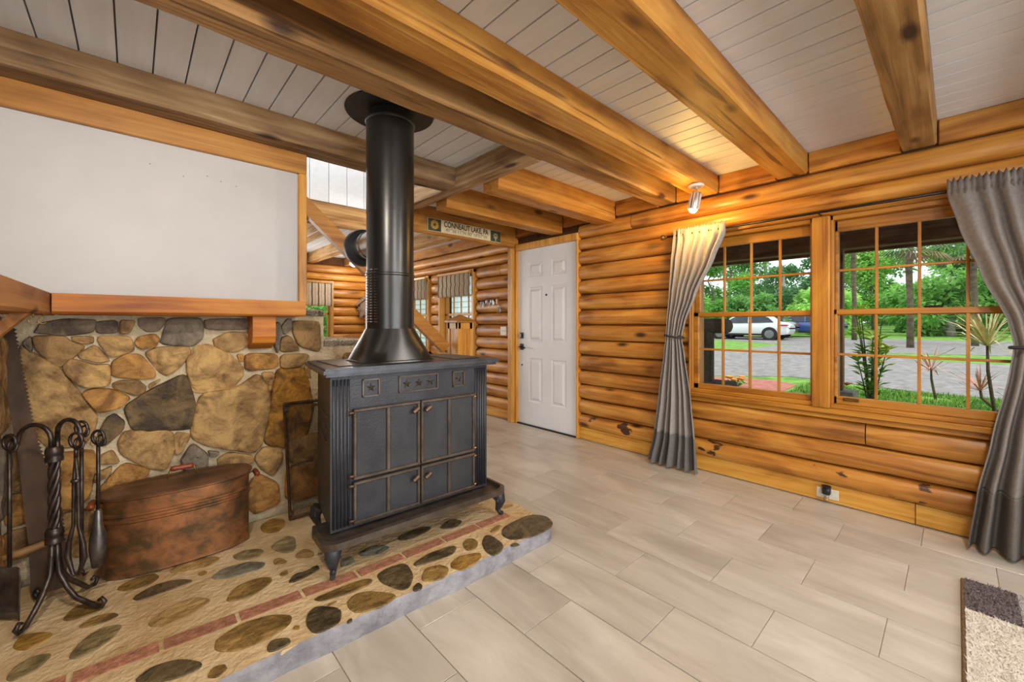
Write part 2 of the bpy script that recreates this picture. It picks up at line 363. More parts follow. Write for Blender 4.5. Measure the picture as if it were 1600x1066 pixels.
# ---- log wall on the right
SEAM = [.117, .257, .412, .565, .712, .868, 1.02, 1.178, 1.331, 1.489, 1.642, 1.798, 1.945, 2.07, 2.215]
def slab(mb, holes, a0, a1, z0, z1, fn):
    """a wall slab made of boxes around rectangular holes (a0,a1,z0,z1)"""
    A = sorted({a0, a1} | {h[0] for h in holes} | {h[1] for h in holes})
    for i in range(len(A) - 1):
        m = (A[i] + A[i + 1]) / 2; zs = z0
        for h in sorted([h for h in holes if h[0] < m < h[1]], key=lambda h: h[2]):
            if h[2] > zs: fn(mb, A[i], A[i + 1], zs, h[2])
            zs = h[3]
        if zs < z1: fn(mb, A[i], A[i + 1], zs, z1)
HOLES = [(-.29, 1.485, .60, 1.905), (2.66, 3.605, 0, 2.135), (4.40, 5.27, .72, 1.93), (5.54, 6.41, .72, 1.93)]
mb = MB(); slab(mb, HOLES, -3.3, 7.6, -.1, 2.6, lambda m, a, b, c, d: m.box(XW, XW + .17, a, b, c, d))
wall_right = struct('wall_right', mb, 'log_gap', 'log wall of round honey-stained timbers with the front door and the wide window')
BARK = set()
def logpiece(parent, a0, a1, z0, z1, base, fwd, axis, seed, depth=.062, name='log', m=None):
    """half-round log from a0 to a1 (along axis), bulging by depth from plane `base` in direction fwd"""
    L = a1 - a0; n = max(3, int(L / .22) + 1); k = 9; rows = []
    zc = (z0 + z1) / 2; hz = (z1 - z0) / 2 - .0035
    for i in range(n + 1):
        a = a0 + .003 + (L - .006) * i / n; r = []
        e = min(i, n - i) / 1.0
        sc_ = .72 if e == 0 else 1.0
        aa = a if e else a
        for j in range(k + 1):
            t = math.pi * j / k
            w = 1 + .10 * fbm(a * 1.3, zc * 3 + seed, j * .25, 1.4)
            dz = -math.cos(t) * hz * (1 if sc_ == 1 else .93); dp = max(0, (math.sin(t) ** .62)) * depth * w * sc_
            q = base + fwd * dp
            zz = zc + dz + .004 * fbm(a * .8, zc, seed, 1.0) * (1 if 0 < j < k else .4)
            r.append((q, aa, zz) if axis == 1 else (aa, q, zz))
        rows.append(r)
    m_ = MB().grid(rows)
    for rr in (rows[0], rows[-1]): m_.add(rr, [tuple(range(len(rr)))])
    return part(name, m_, m or ('log_wood_y' if axis == 1 else 'log_wood_x'), parent, 55)
lid = 0
def run(parent, spans, z0, z1, base, fwd, axis, cuts=()):
    global lid
    for a0, a1 in spans:
        pts = [a0] + sorted(c for c in cuts if a0 + .2 < c < a1 - .2) + [a1]
        for u, v in zip(pts, pts[1:]):
            lid += 1; logpiece(parent, u, v, z0, z1, base, fwd, axis, lid * 3.7, m='log_bark_y' if axis == 1 and z1 < .27 and u < 2 else None)
def subtract(a0, a1, z0, z1, holes):
    sp = [(a0, a1)]
    for h in holes:
        if h[2] < z1 - .03 and h[3] > z0 + .03:
            new = []
            for u, v in sp:
                if h[1] <= u or h[0] >= v: new.append((u, v)); continue
                if h[0] > u: new.append((u, h[0]))
                if h[1] < v: new.append((h[1], v))
            sp = new
    return [s_ for s_ in sp if s_[1] - s_[0] > .04]
joints = {1: [], 2: [.39], 4: [5.0], 13: [2.05], 12: [-.9], 11: [3.9]}
for i in range(len(SEAM) - 1):
    z0, z1 = SEAM[i], SEAM[i + 1]
    run(wall_right, subtract(-3.2, 7.4, z0, z1, HOLES), z0, z1, XW, -1, 1, joints.get(i, ()))
# squared blocking timber between the ceiling beams, on top of the uppermost log
BEAMS_Y = [(2.87, 3.03), (2.215, 2.385), (1.62, 1.785), (1.275, 1.44), (.69, .876), (.075, .225), (-.55, -.39), (-1.15, -.99)]
edges = sorted(sum([list(b) for b in BEAMS_Y], []))
spans = [(-3.2, edges[0])] + [(edges[i], edges[i + 1]) for i in range(1, len(edges) - 1, 2)] + [(edges[-1], 7.4)]
for a, b in spans:
    part('blocking', MB().box(XW - .045, XW, a + .003, b - .003, 2.222, CEIL, .006), 'log_wood_y', wall_right)
# caps of the log ends next to the door and the window are closed by casings (below)
# ---- far wall of logs
YF = 7.42
FH = [(1.62, 2.56, .80, 1.93)]
mb = MB(); slab(mb, FH, -3, 3.6, -.1, 2.6, lambda m, a, b, c, d: m.box(a, b, YF, YF + .16, c, d))
wall_far = struct('wall_far', mb, 'log_gap', 'log wall at the far end of the house with the cuckoo clock')
for i in range(len(SEAM) - 1):
    run(wall_far, subtract(-.8, 3.43, SEAM[i], SEAM[i + 1], FH), SEAM[i], SEAM[i + 1], YF, -1, 0)
# ---- walls behind and beside the camera (out of view) with openings added for the fill lights
mb = MB(); slab(mb, [(-.4, 3.0, .6, 2.3)], -3, 3.6, -.1, 2.6, lambda m, a, b, c, d: m.box(a, b, -3.3, -3.15, c, d))
struct('wall_back', mb, 'log_wood_x', 'log wall behind the viewer')
mb = MB(); slab(mb, [(-3.1, -1.1, .7, 2.2)], -3.3, 7.6, -.1, 4.2, lambda m, a, b, c, d: m.box(-3, -2.9, a, b, c, d))
struct('wall_outer', mb, 'white_paint', 'plain outer wall on the left of the house')
# ---- white upper wall and stone lower wall
YS = 2.70            # mortar plane of the stone wall
mb = MB(); mb.box(-.6, .734, 2.72, 2.80, 1.20, 2.36)
wall_left = struct('wall_left', mb, 'white_paint', 'white plaster wall above the long mantel shelf')
part('header_board', MB().box(-.6, .779, 2.692, 2.722, 2.10, 2.222, .004), 'trim_wood_x', wall_left)
part('end_board', MB().box(.734, .779, 2.69, 2.81, 1.312, 2.10, .004), 'trim_wood_z', wall_left)
part('end_board', MB().box(.734, .779, 2.722, 2.81, 2.10, 2.222, .004), 'trim_wood_z', wall_left)
for x, z in ((.06, 1.985), (.29, 1.98), (.35, 1.965), (.19, 1.955), (.42, 1.955)):
    part('nail_hole', MB().lathe([(0, 0), (.003, 0), (.003, .002), (0, .002)], (x, 2.7205, z), 8, M=Matrix.Rotation(R(90), 3, 'X')), 'groove_dark', wall_left)
# stair-stepped stone wall
STEPX = [.878, 1.17, 1.41, 1.65, 1.89, 2.13]; STEPZ = [1.235, 1.045, .845, .645, .445, .245]
mb = MB(); x0 = -.55
for x1, z1 in zip(STEPX, STEPZ):
    mb.box(x0, x1, YS, YS + .10, 0, z1 if x0 > 0 else 1.235); x0 = x1
wall_stone = struct('wall_stone', mb, 'mortar', 'fieldstone wall of large tan and brown stones in pale mortar')
mb = MB().box(-.55, -.405, .9, 2.70, 0, 1.22); wall_hearth_side = struct('wall_hearth_side', mb, 'stone_tan', 'stone side wall of the hearth at the left edge')
def chaikin(p, it=2, w=.18):
    for _ in range(it):
        q = []
        for i in range(len(p)):
            a, b = p[i], p[(i + 1) % len(p)]
            q += [(a[0] * (1 - w) + b[0] * w, a[1] * (1 - w) + b[1] * w), (a[0] * w + b[0] * (1 - w), a[1] * w + b[1] * (1 - w))]
        p = q
    return p
def stone(poly, fn, depth, m, parent, seed, grow=1.05, rough=.3, it=2, cw=.15):
    p = chaikin(poly, it, cw); cx = sum(a for a, b in p) / len(p); cy = sum(b for a, b in p) / len(p)
    p = [(cx + (a - cx) * grow, cy + (b - cy) * grow) for a, b in p]; n = len(p); vs = []
    size = math.sqrt(sum((a - cx) ** 2 + (b - cy) ** 2 for a, b in p) / n)
    rings = [(1.0, -.25), (1.0, .3), (.975, .78), (.92, .95), (.80, 1.0), (.6, 1.0), (.35, 1.0)]
    for s_, d in rings:
        for a, b in p:
            x, y = cx + (a - cx) * s_, cy + (b - cy) * s_
            h = d * depth + (depth * rough * fbm(x, y, seed, 14) + depth * rough * 1.2 * fbm(x, y, seed + 9, 6) if d > .7 else 0)
            vs.append(fn(x, y, h))
    vs.append(fn(cx, cy, depth * (1 + rough * fbm(cx, cy, seed, 6))))
    fs = []
    for i in range(len(rings) - 1):
        for k in range(n): fs.append((i * n + k, i * n + (k + 1) % n, (i + 1) * n + (k + 1) % n, (i + 1) * n + k))
    c = len(vs) - 1; b0 = (len(rings) - 1) * n
    for k in range(n): fs.append((b0 + k, b0 + (k + 1) % n, c))
    return part('stone', MB().add(vs, fs), m, parent, 60)
WALL_STONES = [
('d',[(-0.309,1.156),(-0.293,1.193),(-0.224,1.212),(-0.136,1.208),(-0.13,1.193),(-0.143,1.149),(-0.224,1.137),(-0.306,1.151)]),
('d',[(-0.13,1.198),(-0.058,1.208),(-0.054,1.147),(-0.124,1.145)]),
('b',[(-0.047,1.208),(0.009,1.204),(-0.013,1.144),(-0.047,1.142)]),
('d',[(0.017,1.219),(0.113,1.22),(0.117,1.199),(0.092,1.153),(0.048,1.151),(0.021,1.178)]),
('g',[(0.129,1.215),(0.255,1.218),(0.269,1.182),(0.264,1.114),(0.224,1.073),(0.1,1.091),(0.117,1.161)]),
('d',[(0.278,1.214),(0.474,1.218),(0.474,1.16),(0.353,1.156),(0.282,1.164)]),
('t',[(0.315,1.107),(0.382,1.144),(0.474,1.136),(0.47,1.073),(0.421,1.037),(0.372,1.039),(0.324,1.067)]),
('d',[(-0.348,1.109),(-0.324,1.139),(-0.318,1.091),(-0.321,1.059)]),
('b',[(-0.318,1.136),(-0.224,1.132),(-0.207,1.108),(-0.167,1.087),(-0.171,1.074),(-0.211,1.025),(-0.237,1.0),(-0.262,1.017),(-0.306,1.072)]),
('t',[(-0.204,1.133),(-0.136,1.132),(-0.136,1.102),(-0.164,1.095),(-0.201,1.114)]),
('t',[(-0.185,1.052),(-0.13,1.096),(-0.081,1.017),(-0.116,1.008),(-0.176,1.032)]),
('t',[(-0.121,1.109),(-0.117,1.131),(-0.013,1.129),(0.002,1.06),(-0.073,1.033),(-0.093,1.054)]),
('o',[(0.003,1.098),(0.019,1.128),(0.076,1.14),(0.095,1.116),(0.079,1.073),(0.026,1.067)]),
('t',[(-0.229,1.0),(-0.204,1.031),(-0.171,1.019),(-0.13,1.0),(-0.084,1.0),(-0.084,0.903),(-0.171,0.904),(-0.218,0.963)]),
('o',[(-0.073,1.009),(-0.028,1.042),(0.025,1.039),(0.075,0.959),(0.075,0.925),(0.025,0.921),(-0.073,0.942)]),
('t',[(0.042,1.046),(0.096,1.073),(0.204,1.069),(0.217,1.046),(0.178,0.973),(0.125,0.929),(0.09,0.96)]),
('t',[(0.206,0.999),(0.233,1.059),(0.287,1.077),(0.372,1.032),(0.439,0.955),(0.443,0.907),(0.391,0.837),(0.287,0.831),(0.23,0.843),(0.208,0.938)]),
('o',[(0.418,1.02),(0.451,1.021),(0.451,0.983),(0.431,0.979)]),
('o',[(0.46,1.023),(0.615,1.015),(0.62,0.932),(0.46,0.927)]),
('t',[(0.636,1.008),(0.788,1.007),(0.753,0.935),(0.636,0.927)]),
('g',[(0.6,1.189),(0.626,1.197),(0.64,1.127),(0.626,1.09),(0.62,1.017),(0.597,1.069)]),
('g',[(0.64,1.178),(0.67,1.219),(0.693,1.216),(0.69,1.156),(0.656,1.126),(0.642,1.145)]),
('b',[(0.636,1.105),(0.676,1.122),(0.728,1.049),(0.724,1.027),(0.633,1.025)]),
('b',[(0.697,1.204),(0.839,1.201),(0.85,1.178),(0.85,1.029),(0.832,1.022),(0.731,1.061),(0.704,1.133)]),
('t',[(0.763,0.933),(0.799,0.915),(0.799,0.854),(0.774,0.871)]),
('b',[(-0.071,0.908),(-0.043,0.92),(0.017,0.915),(0.043,0.883),(0.039,0.857),(0.009,0.841),(-0.028,0.861),(-0.068,0.884)]),
('t',[(0.058,0.895),(0.103,0.916),(0.064,0.869),(0.055,0.878)]),
('o',[(-0.169,0.873),(-0.136,0.891),(-0.073,0.881),(-0.012,0.835),(-0.043,0.797),(-0.094,0.784),(-0.121,0.783)]),
('k',[(-0.03,0.791),(0.064,0.861),(0.196,0.93),(0.234,0.756),(0.222,0.648),(0.064,0.665),(0.003,0.676)]),
('t',[(0.23,0.645),(0.266,0.816),(0.411,0.823),(0.514,0.897),(0.576,0.783),(0.565,0.661),(0.533,0.508),(0.493,0.47),(0.401,0.506),(0.289,0.552),(0.234,0.599)]),
('t',[(0.535,0.909),(0.604,0.909),(0.584,0.801),(0.554,0.848)]),
('r',[(0.62,0.914),(0.751,0.916),(0.785,0.825),(0.8,0.704),(0.775,0.497),(0.64,0.475),(0.554,0.517),(0.576,0.659),(0.598,0.831)]),
('t',[(-0.349,1.088),(-0.312,1.052),(-0.238,0.986),(-0.205,0.921),(-0.158,0.838),(-0.127,0.766),(-0.138,0.709),(-0.171,0.648),(-0.268,0.654),(-0.309,0.72),(-0.345,0.891)]),
('k',[(-0.124,0.671),(-0.093,0.749),(-0.065,0.764),(-0.031,0.721),(-0.038,0.681),(-0.1,0.617)]),
('t',[(-0.052,0.622),(-0.027,0.676),(0.144,0.645),(0.149,0.541),(0.113,0.458),(0.048,0.484),(-0.041,0.569)]),
('t',[(0.153,0.638),(0.222,0.615),(0.182,0.53),(0.156,0.521)]),
('g',[(0.176,0.489),(0.224,0.57),(0.29,0.497),(0.285,0.43),(0.197,0.44)]),
('g',[(0.289,0.518),(0.341,0.501),(0.324,0.481),(0.298,0.481)]),
('t',[(0.334,0.461),(0.382,0.489),(0.487,0.45),(0.498,0.413),(0.421,0.398),(0.343,0.416)]),
('t',[(0.504,0.43),(0.545,0.482),(0.633,0.464),(0.639,0.388),(0.596,0.301),(0.526,0.377)]),
('t',[(-0.117,0.576),(-0.073,0.598),(-0.046,0.529),(-0.114,0.537)]),
('t',[(-0.145,0.649),(-0.13,0.675),(-0.124,0.637),(-0.142,0.632)]),
('o',[(-0.301,0.612),(-0.143,0.606),(-0.129,0.562),(-0.146,0.414),(-0.187,0.359),(-0.279,0.385),(-0.29,0.488)]),
('t',[(-0.129,0.501),(-0.074,0.523),(-0.081,0.479),(-0.133,0.459)]),
('o',[(-0.129,0.403),(-0.037,0.527),(0.056,0.467),(0.035,0.425),(-0.089,0.386),(-0.098,0.294)]),
('o',[(0.472,0.283),(0.519,0.335),(0.62,0.255),(0.627,0.137),(0.507,0.115),(0.476,0.153)]),
('t',[(-0.301,0.336),(-0.195,0.342),(-0.102,0.325),(-0.096,0.127),(-0.18,0.138),(-0.294,0.18)]),
('t',[(0.67,0.502),(0.864,0.512),(0.864,0.353),(0.677,0.357)]),
('o',[(0.67,0.336),(0.864,0.329),(0.864,0.13),(0.663,0.141)]),
('t',[(-0.064,0.355),(0.17,0.364),(0.16,0.211),(-0.055,0.268)]),
('b',[(0.19,0.359),(0.446,0.318),(0.434,0.152),(0.18,0.205)]),
('o',[(-0.055,0.25),(0.15,0.195),(0.15,0.06),(-0.046,0.108)]),
('t',[(0.17,0.189),(0.434,0.131),(0.422,-0.013),(0.17,0.052)]),
('b',[(-0.392,0.728),(-0.308,0.679),(-0.305,0.492),(-0.365,0.486),(-0.392,0.558)]),
('o',[(-0.399,0.474),(-0.308,0.46),(-0.301,0.348),(-0.392,0.334)]),
('b',[(-0.399,0.316),(-0.308,0.317),(-0.308,0.196),(-0.392,0.207)]),
('t',[(0.98,0.77),(1.01,0.75),(1.12,0.75),(1.14,0.79),(1.14,0.96),(1.09,0.99),(1.0,0.99)]),
('o',[(0.98,0.47),(1.01,0.45),(1.18,0.45),(1.2,0.49),(1.2,0.69),(1.15,0.72),(1.0,0.72)]),
('b',[(0.98,0.15),(1.01,0.13),(1.18,0.13),(1.2,0.17),(1.2,0.39),(1.15,0.42),(1.0,0.42)]),
('t',[(1.24,0.52),(1.27,0.5),(1.36,0.5),(1.38,0.54),(1.38,0.77),(1.33,0.8),(1.26,0.8)]),
('t',[(1.24,0.15),(1.27,0.13),(1.43,0.13),(1.45,0.17),(1.45,0.43),(1.4,0.46),(1.26,0.46)]),
('o',[(1.5,0.15),(1.53,0.13),(1.83,0.13),(1.85,0.17),(1.85,0.35),(1.8,0.38),(1.52,0.38)]),
('b',[(0.8,0.15),(0.83,0.13),(0.93,0.13),(0.95,0.17),(0.95,0.37),(0.9,0.4),(0.82,0.4)]),
]
HEARTH_STONES = [
('b',[(-0.056,2.381),(-0.002,2.424),(0.065,2.417),(0.085,2.369),(0.054,2.325),(-0.017,2.327)]),
('k',[(-0.005,2.258),(0.062,2.306),(0.145,2.289),(0.193,2.232),(0.141,2.222),(0.06,2.219),(0.014,2.22)]),
('t',[(0.116,2.391),(0.174,2.446),(0.294,2.392),(0.298,2.345),(0.236,2.306),(0.14,2.343)]),
('g',[(0.249,2.206),(0.296,2.251),(0.382,2.239),(0.449,2.183),(0.434,2.137),(0.346,2.14),(0.267,2.171)]),
('l',[(0.346,2.344),(0.393,2.361),(0.461,2.323),(0.468,2.277),(0.424,2.243),(0.359,2.28)]),
('o',[(0.507,2.584),(0.575,2.641),(0.628,2.592),(0.616,2.502),(0.556,2.445),(0.506,2.491)]),
('l',[(0.505,2.321),(0.589,2.379),(0.616,2.319),(0.581,2.188),(0.533,2.201),(0.501,2.277)]),
('b',[(0.274,1.989),(0.315,2.061),(0.39,2.063),(0.443,2.034),(0.433,1.988),(0.349,1.941),(0.283,1.964)]),
('t',[(0.04,2.032),(0.094,2.085),(0.181,2.096),(0.233,2.028),(0.172,1.984),(0.081,1.968),(0.047,2.0)]),
('l',[(-0.161,2.003),(-0.127,2.085),(-0.084,2.111),(-0.029,2.087),(-0.048,2.028),(-0.091,1.982),(-0.138,1.972)]),
('o',[(-0.306,2.188),(-0.295,2.257),(-0.251,2.237),(-0.21,2.195),(-0.225,2.159),(-0.269,2.139)]),
('l',[(-0.294,2.012),(-0.281,2.065),(-0.24,2.083),(-0.197,2.058),(-0.225,2.0),(-0.275,1.982)]),
('b',[(-0.149,2.181),(-0.108,2.214),(-0.059,2.197),(-0.039,2.16),(-0.071,2.144),(-0.132,2.156)]),
('b',[(-0.198,2.27),(-0.17,2.339),(-0.115,2.344),(-0.084,2.299),(-0.096,2.241),(-0.17,2.24)]),
('k',[(0.485,1.939),(0.523,1.99),(0.57,1.972),(0.62,1.992),(0.619,1.953),(0.581,1.936),(0.515,1.923)]),
('b',[(0.477,2.166),(0.506,2.177),(0.529,2.118),(0.513,2.096),(0.478,2.124)]),
('t',[(0.563,2.144),(0.62,2.183),(0.646,2.113),(0.619,2.063),(0.569,2.101)]),
('o',[(0.207,2.282),(0.234,2.287),(0.243,2.261),(0.221,2.243)]),
('b',[(0.475,2.034),(0.51,2.04),(0.501,2.005),(0.475,2.009)]),
('k',[(0.005,1.736),(0.047,1.762),(0.111,1.742),(0.165,1.674),(0.156,1.649),(0.105,1.65),(0.045,1.679),(0.01,1.716)]),
('b',[(0.204,1.717),(0.217,1.767),(0.298,1.794),(0.385,1.769),(0.442,1.716),(0.42,1.664),(0.341,1.638),(0.26,1.651),(0.215,1.69)]),
('k',[(0.469,1.636),(0.493,1.688),(0.53,1.703),(0.595,1.623),(0.563,1.55),(0.49,1.545),(0.469,1.576)]),
('k',[(0.334,1.598),(0.354,1.626),(0.403,1.596),(0.402,1.566),(0.355,1.563),(0.335,1.574)]),
('b',[(0.167,1.593),(0.187,1.627),(0.219,1.615),(0.222,1.587),(0.193,1.569)]),
('o',[(0.423,1.634),(0.435,1.647),(0.448,1.634),(0.441,1.614)]),
('b',[(0.624,1.647),(0.669,1.671),(0.725,1.645),(0.784,1.565),(0.782,1.541),(0.713,1.525),(0.63,1.553),(0.617,1.599)]),
('k',[(0.788,1.735),(0.837,1.75),(0.911,1.74),(0.925,1.71),(0.908,1.624),(0.854,1.561),(0.818,1.563),(0.779,1.667)]),
('b',[(0.53,1.758),(0.627,1.753),(0.725,1.745),(0.762,1.717),(0.736,1.688),(0.645,1.693),(0.552,1.718)]),
('k',[(0.946,1.702),(1.052,1.728),(1.166,1.708),(1.179,1.684),(1.132,1.642),(1.048,1.651),(0.955,1.672)]),
('o',[(1.079,1.59),(1.144,1.608),(1.232,1.567),(1.216,1.531),(1.148,1.505),(1.082,1.507),(1.061,1.554)]),
('b',[(0.926,1.587),(0.974,1.634),(1.04,1.604),(1.053,1.561),(1.004,1.516),(0.948,1.525),(0.915,1.56)]),
('b',[(1.212,1.678),(1.255,1.712),(1.29,1.69),(1.282,1.639),(1.237,1.605),(1.194,1.621)]),
('k',[(1.293,1.629),(1.358,1.676),(1.376,1.632),(1.363,1.539),(1.32,1.505),(1.263,1.498),(1.257,1.551)]),
('k',[(1.42,1.619),(1.484,1.676),(1.628,1.684),(1.709,1.667),(1.747,1.592),(1.714,1.525),(1.664,1.495),(1.521,1.498),(1.425,1.547)]),
('k',[(0.86,1.547),(0.894,1.565),(0.901,1.536),(0.884,1.515),(0.852,1.524)]),
('b',[(1.404,1.691),(1.474,1.715),(1.483,1.692),(1.432,1.665),(1.394,1.671)]),
('k',[(1.385,1.519),(1.422,1.515),(1.425,1.481),(1.387,1.492)]),
('k',[(0.584,1.541),(0.603,1.544),(0.6,1.526),(0.582,1.527)]),
('b',[(0.559,1.683),(0.594,1.685),(0.597,1.671),(0.566,1.669)]),
('t',[(1.602,1.864),(1.686,1.868),(1.71,1.83),(1.634,1.827)]),
('k',[(1.009,1.971),(1.155,1.979),(1.197,1.925),(1.048,1.895),(0.998,1.927)]),
('g',[(0.796,1.964),(0.891,1.974),(0.942,1.902),(0.856,1.874),(0.797,1.917)]),
('k',[(1.227,1.913),(1.328,1.945),(1.364,1.88),(1.285,1.844),(1.223,1.887)]),
('g',[(0.711,1.951),(0.765,1.958),(0.759,1.885),(0.691,1.895)]),
]
for i, (c, p) in enumerate(WALL_STONES):
    d = .016 + .02 * rnd.random()
    stone(p, lambda x, y, h: (x, YS - h, y), d, SM[c], wall_stone, i * 5.1, 1.085, .6)
for i, (y0, y1, z0, z1) in enumerate(((2.36, 2.66, .75, 1.15), (2.30, 2.5, .42, .72), (2.52, 2.67, .40, .72), (2.28, 2.6, .12, .38), (2.0, 2.27, .3, .8), (2.02, 2.33, .83, 1.1), (1.6, 1.97, .2, .7), (1.5, 1.95, .75, 1.1))):
    stone([(y0, z0 + .05), (y0 + .05, z0), (y1 - .03, z0 + .01), (y1, z0 + .06), (y1, z1 - .05), (y1 - .06, z1), (y0 + .04, z1 - .02)],
          lambda x, y, h: (-.405 + h, x, y), .03, SM['tbgo'[i % 4]], wall_hearth_side, 300 + i * 4, 1.0)
# ---- raised hearth
HZ = .08
HX0, HX1, HYF = -.40, 1.712, 1.508
outline = [(-.40, 1.565), (.0, 1.555), (.37, 1.546), (.80, 1.523), (1.2, 1.507), (1.655, 1.505), (1.70, 1.525), (1.716, 1.58), (1.74, 1.8), (1.735, 1.98), (1.70, 2.12), (1.71, 2.664), (-.40, 2.664)]
mb = MB(); top = []
fine = []
for i in range(len(outline)):
    a, b = outline[i], outline[(i + 1) % len(outline)]; k = max(1, int(math.hypot(b[0] - a[0], b[1] - a[1]) / .05))
    fine += [(a[0] + (b[0] - a[0]) * j / k, a[1] + (b[1] - a[1]) * j / k) for j in range(k)]
n = len(fine); vs = []
for z, s_, jit in ((0, 0, .004), (.035, .003, .006), (.07, 0, .005), (HZ, -.008, .004)):
    for x, y in fine:
        j = jit * 2 * fbm(x, y, z * 30, 9) if y < 2.6 and x > -.39 else 0
        vs.append((x + (s_ if x > 1.6 else 0), y - (s_ if y < 1.62 else 0) + j, z))
fs = [(i * n + k, i * n + (k + 1) % n, (i + 1) * n + (k + 1) % n, (i + 1) * n + k) for i in range(3) for k in range(n)]
side = MB().add(vs, fs)
hearth = thing('hearth', (0, 0, 0), 'raised stone hearth with river rocks and a brick row under the stove', 'hearth')
part('edge_band', side, 'hearth_edge_paint', hearth, 40, label='rough grey painted edge of the hearth')
tp = MB(); tv = [vs[3 * n + k] for k in range(n)]
tp.add(tv + [(x, y, 0.002) for x, y, z in tv], [tuple(range(n))] + [(k, (k + 1) % n, n + (k + 1) % n, n + k) for k in range(n)])
part('mortar_bed', tp, 'hearth_mortar', hearth)
for i, (c, p) in enumerate(HEARTH_STONES):
    stone(p, lambda x, y, h: (x, y, HZ + h), .0045, HM[c], hearth, 80 + i * 3.3, 1.03, .35, 2, .2)
# brick row along the hearth
bl = .205
for k in range(9):
    x0 = -.36 + k * (bl + .014); x1 = min(x0 + bl, 1.70)
    yc = lambda x: 1.873 - .078 * (x + .15) if x < .7 else 1.80 - .035 * (x - .7)
    w = .030
    if x1 - x0 < .05: continue
    b = MB().prism([(x0, yc(x0) - w), (x1, yc(x1) - w), (x1, yc(x1) + w), (x0, yc(x0) + w)], lambda x, y: (x, y, HZ - .01), lambda x, y: (x, y, HZ + .004))
    part('brick', b, 'hearth_brick', hearth)
# ---- ceiling: painted boards with open grooves
mb = MB()
mb.box(-3, 1.84, -3.3, 2.74, CEIL + .02, CEIL + .12); mb.box(1.84, 3.6, -3.3, 3.55, CEIL + .02, CEIL + .12); mb.box(-3, 3.6, 3.56, 7.6, CEIL + .02, CEIL + .12); mb.box(-3, -.4, 2.74, 3.55, CEIL + .02, CEIL + .12)
ceiling = struct('ceiling', mb, 'groove_dark', 'white painted plank ceiling between timber beams')
BP = .1195
for k in range(-5, 31):
    xc = -.292 - BP / 2 + BP * (k + 1)
    if xc > 3.43: break
    if xc < 1.80: part('board', MB().box(xc - BP / 2 + .0028, xc + BP / 2 - .0028, -3.15, 2.74, CEIL, CEIL + .02, .002), 'white_board', ceiling)
    else: part('board', MB().box(xc - BP / 2 + .0028, min(xc + BP / 2 - .0028, 3.44), -3.15, 3.55, CEIL, CEIL + .02, .002), 'white_board', ceiling)
    if xc > .5: part('board', MB().box(xc - BP / 2 + .0018, min(xc + BP / 2 - .0018, 3.44), 3.62, 7.42, CEIL, CEIL + .02, .002), 'white_board', ceiling)
# ---- walls of the stairwell above the ceiling
mb = MB().box(-.4, 1.85, 3.56, 3.66, 2.20, 4.0)
ww = struct('wall_stairwell', mb, 'white_paint', 'white vertical boarding above the stairs')
for k in range(15):
    x0 = -.3 + k * .15
    if x0 + .146 < 1.86: part('board', MB().box(x0, x0 + .146, 3.548, 3.56, 2.20, 4.0, .003), 'white_board', ww)
struct('wall_stairwell_side', MB().box(1.85, 1.93, 2.74, 3.66, CEIL + .13, 4.0), 'white_paint', 'white side of the stairwell')
struct('wall_stairwell_front', MB().box(-.4, 1.85, 2.64, 2.72, CEIL + .13, 4.0), 'white_paint', 'white front of the stairwell')
# ---- beams
def beam(x0, x1, y0, y1, z0, z1, axis, m, label, seed, name='ceiling_beam', jit=.005):
    n = max(2, int(((x1 - x0) if axis == 0 else (y1 - y0)) / .12)); rows = []
    for i in range(n + 1):
        t = i / n; ring = []
        a0, a1 = ((y0, y1) if axis == 0 else (x0, x1)); lp = (x0 + (x1 - x0) * t) if axis == 0 else (y0 + (y1 - y0) * t)
        w = a1 - a0; h = z1 - z0; c = .010
        for (u, v) in ((c / w, 0), (.33, 0), (.66, 0), (1 - c / w, 0), (1, c / h), (1, .5), (1, 1), (0, 1), (0, .5), (0, c / h)):
            j = jit * fbm(lp, u * 2 + seed, v * 2, 3.2) + jit * .6 * fbm(lp, u * 2 + seed, v * 2 + 5, 11)
            a = a0 + w * u + (j * (1 if u > .5 else -1) if u in (0, 1) and v < .9 else 0); z = z0 + h * v + (j if v < .3 else 0)
            if v == 1: z = z1
            ring.append((lp, a, z) if axis == 0 else (a, lp, z))
        rows.append(ring)
    k = 10; vs = [p for r in rows for p in r]
    fs = [(i * k + q, i * k + (q + 1) % k, (i + 1) * k + (q + 1) % k, (i + 1) * k + q) for i in range(n) for q in range(k)]
    fs += [tuple(range(k)), tuple(n * k + q for q in range(k))]
    o = part(name, MB().add(vs, fs), m, None, 35); tag(o, label, 'beam', 'timber ceiling beams'); return o
BZ = 2.22; XE = 3.385
beam(-1.2, 1.772, 2.55, 2.735, BZ, CEIL, 0, 'beam_old_x', 'weathered brown beam above the white wall, behind the stove pipe', 1)
beam(-2.9, XE, 1.62, 1.785, BZ, CEIL, 0, 'beam_wood_x', 'long brown beam crossing just in front of the stove pipe top', 2)
beam(-2.9, XE, 1.275, 1.44, BZ, CEIL, 0, 'beam_orange_x', 'long orange beam that carries the small spotlight', 3)
beam(-2.9, XE, .69, .876, BZ, CEIL, 0, 'beam_orange_x', 'thick hewn beam ending above the left window', 4)
beam(-2.9, XE, .075, .225, BZ, CEIL, 0, 'beam_wood_x', 'hewn beam with a big knot ending above the right window', 5)
beam(-2.9, XE, -.55, -.39, BZ, CEIL, 0, 'beam_wood_x', 'ceiling beam just behind the viewer', 6)
beam(-2.9, XE, -1.15, -.99, BZ, CEIL, 0, 'beam_wood_x', 'ceiling beam farthest behind the viewer', 7)
beam(1.775, 1.905, 1.79, 3.545, BZ, CEIL, 1, 'beam_old_y', 'short grey-brown cross beam framing the stair opening', 8)
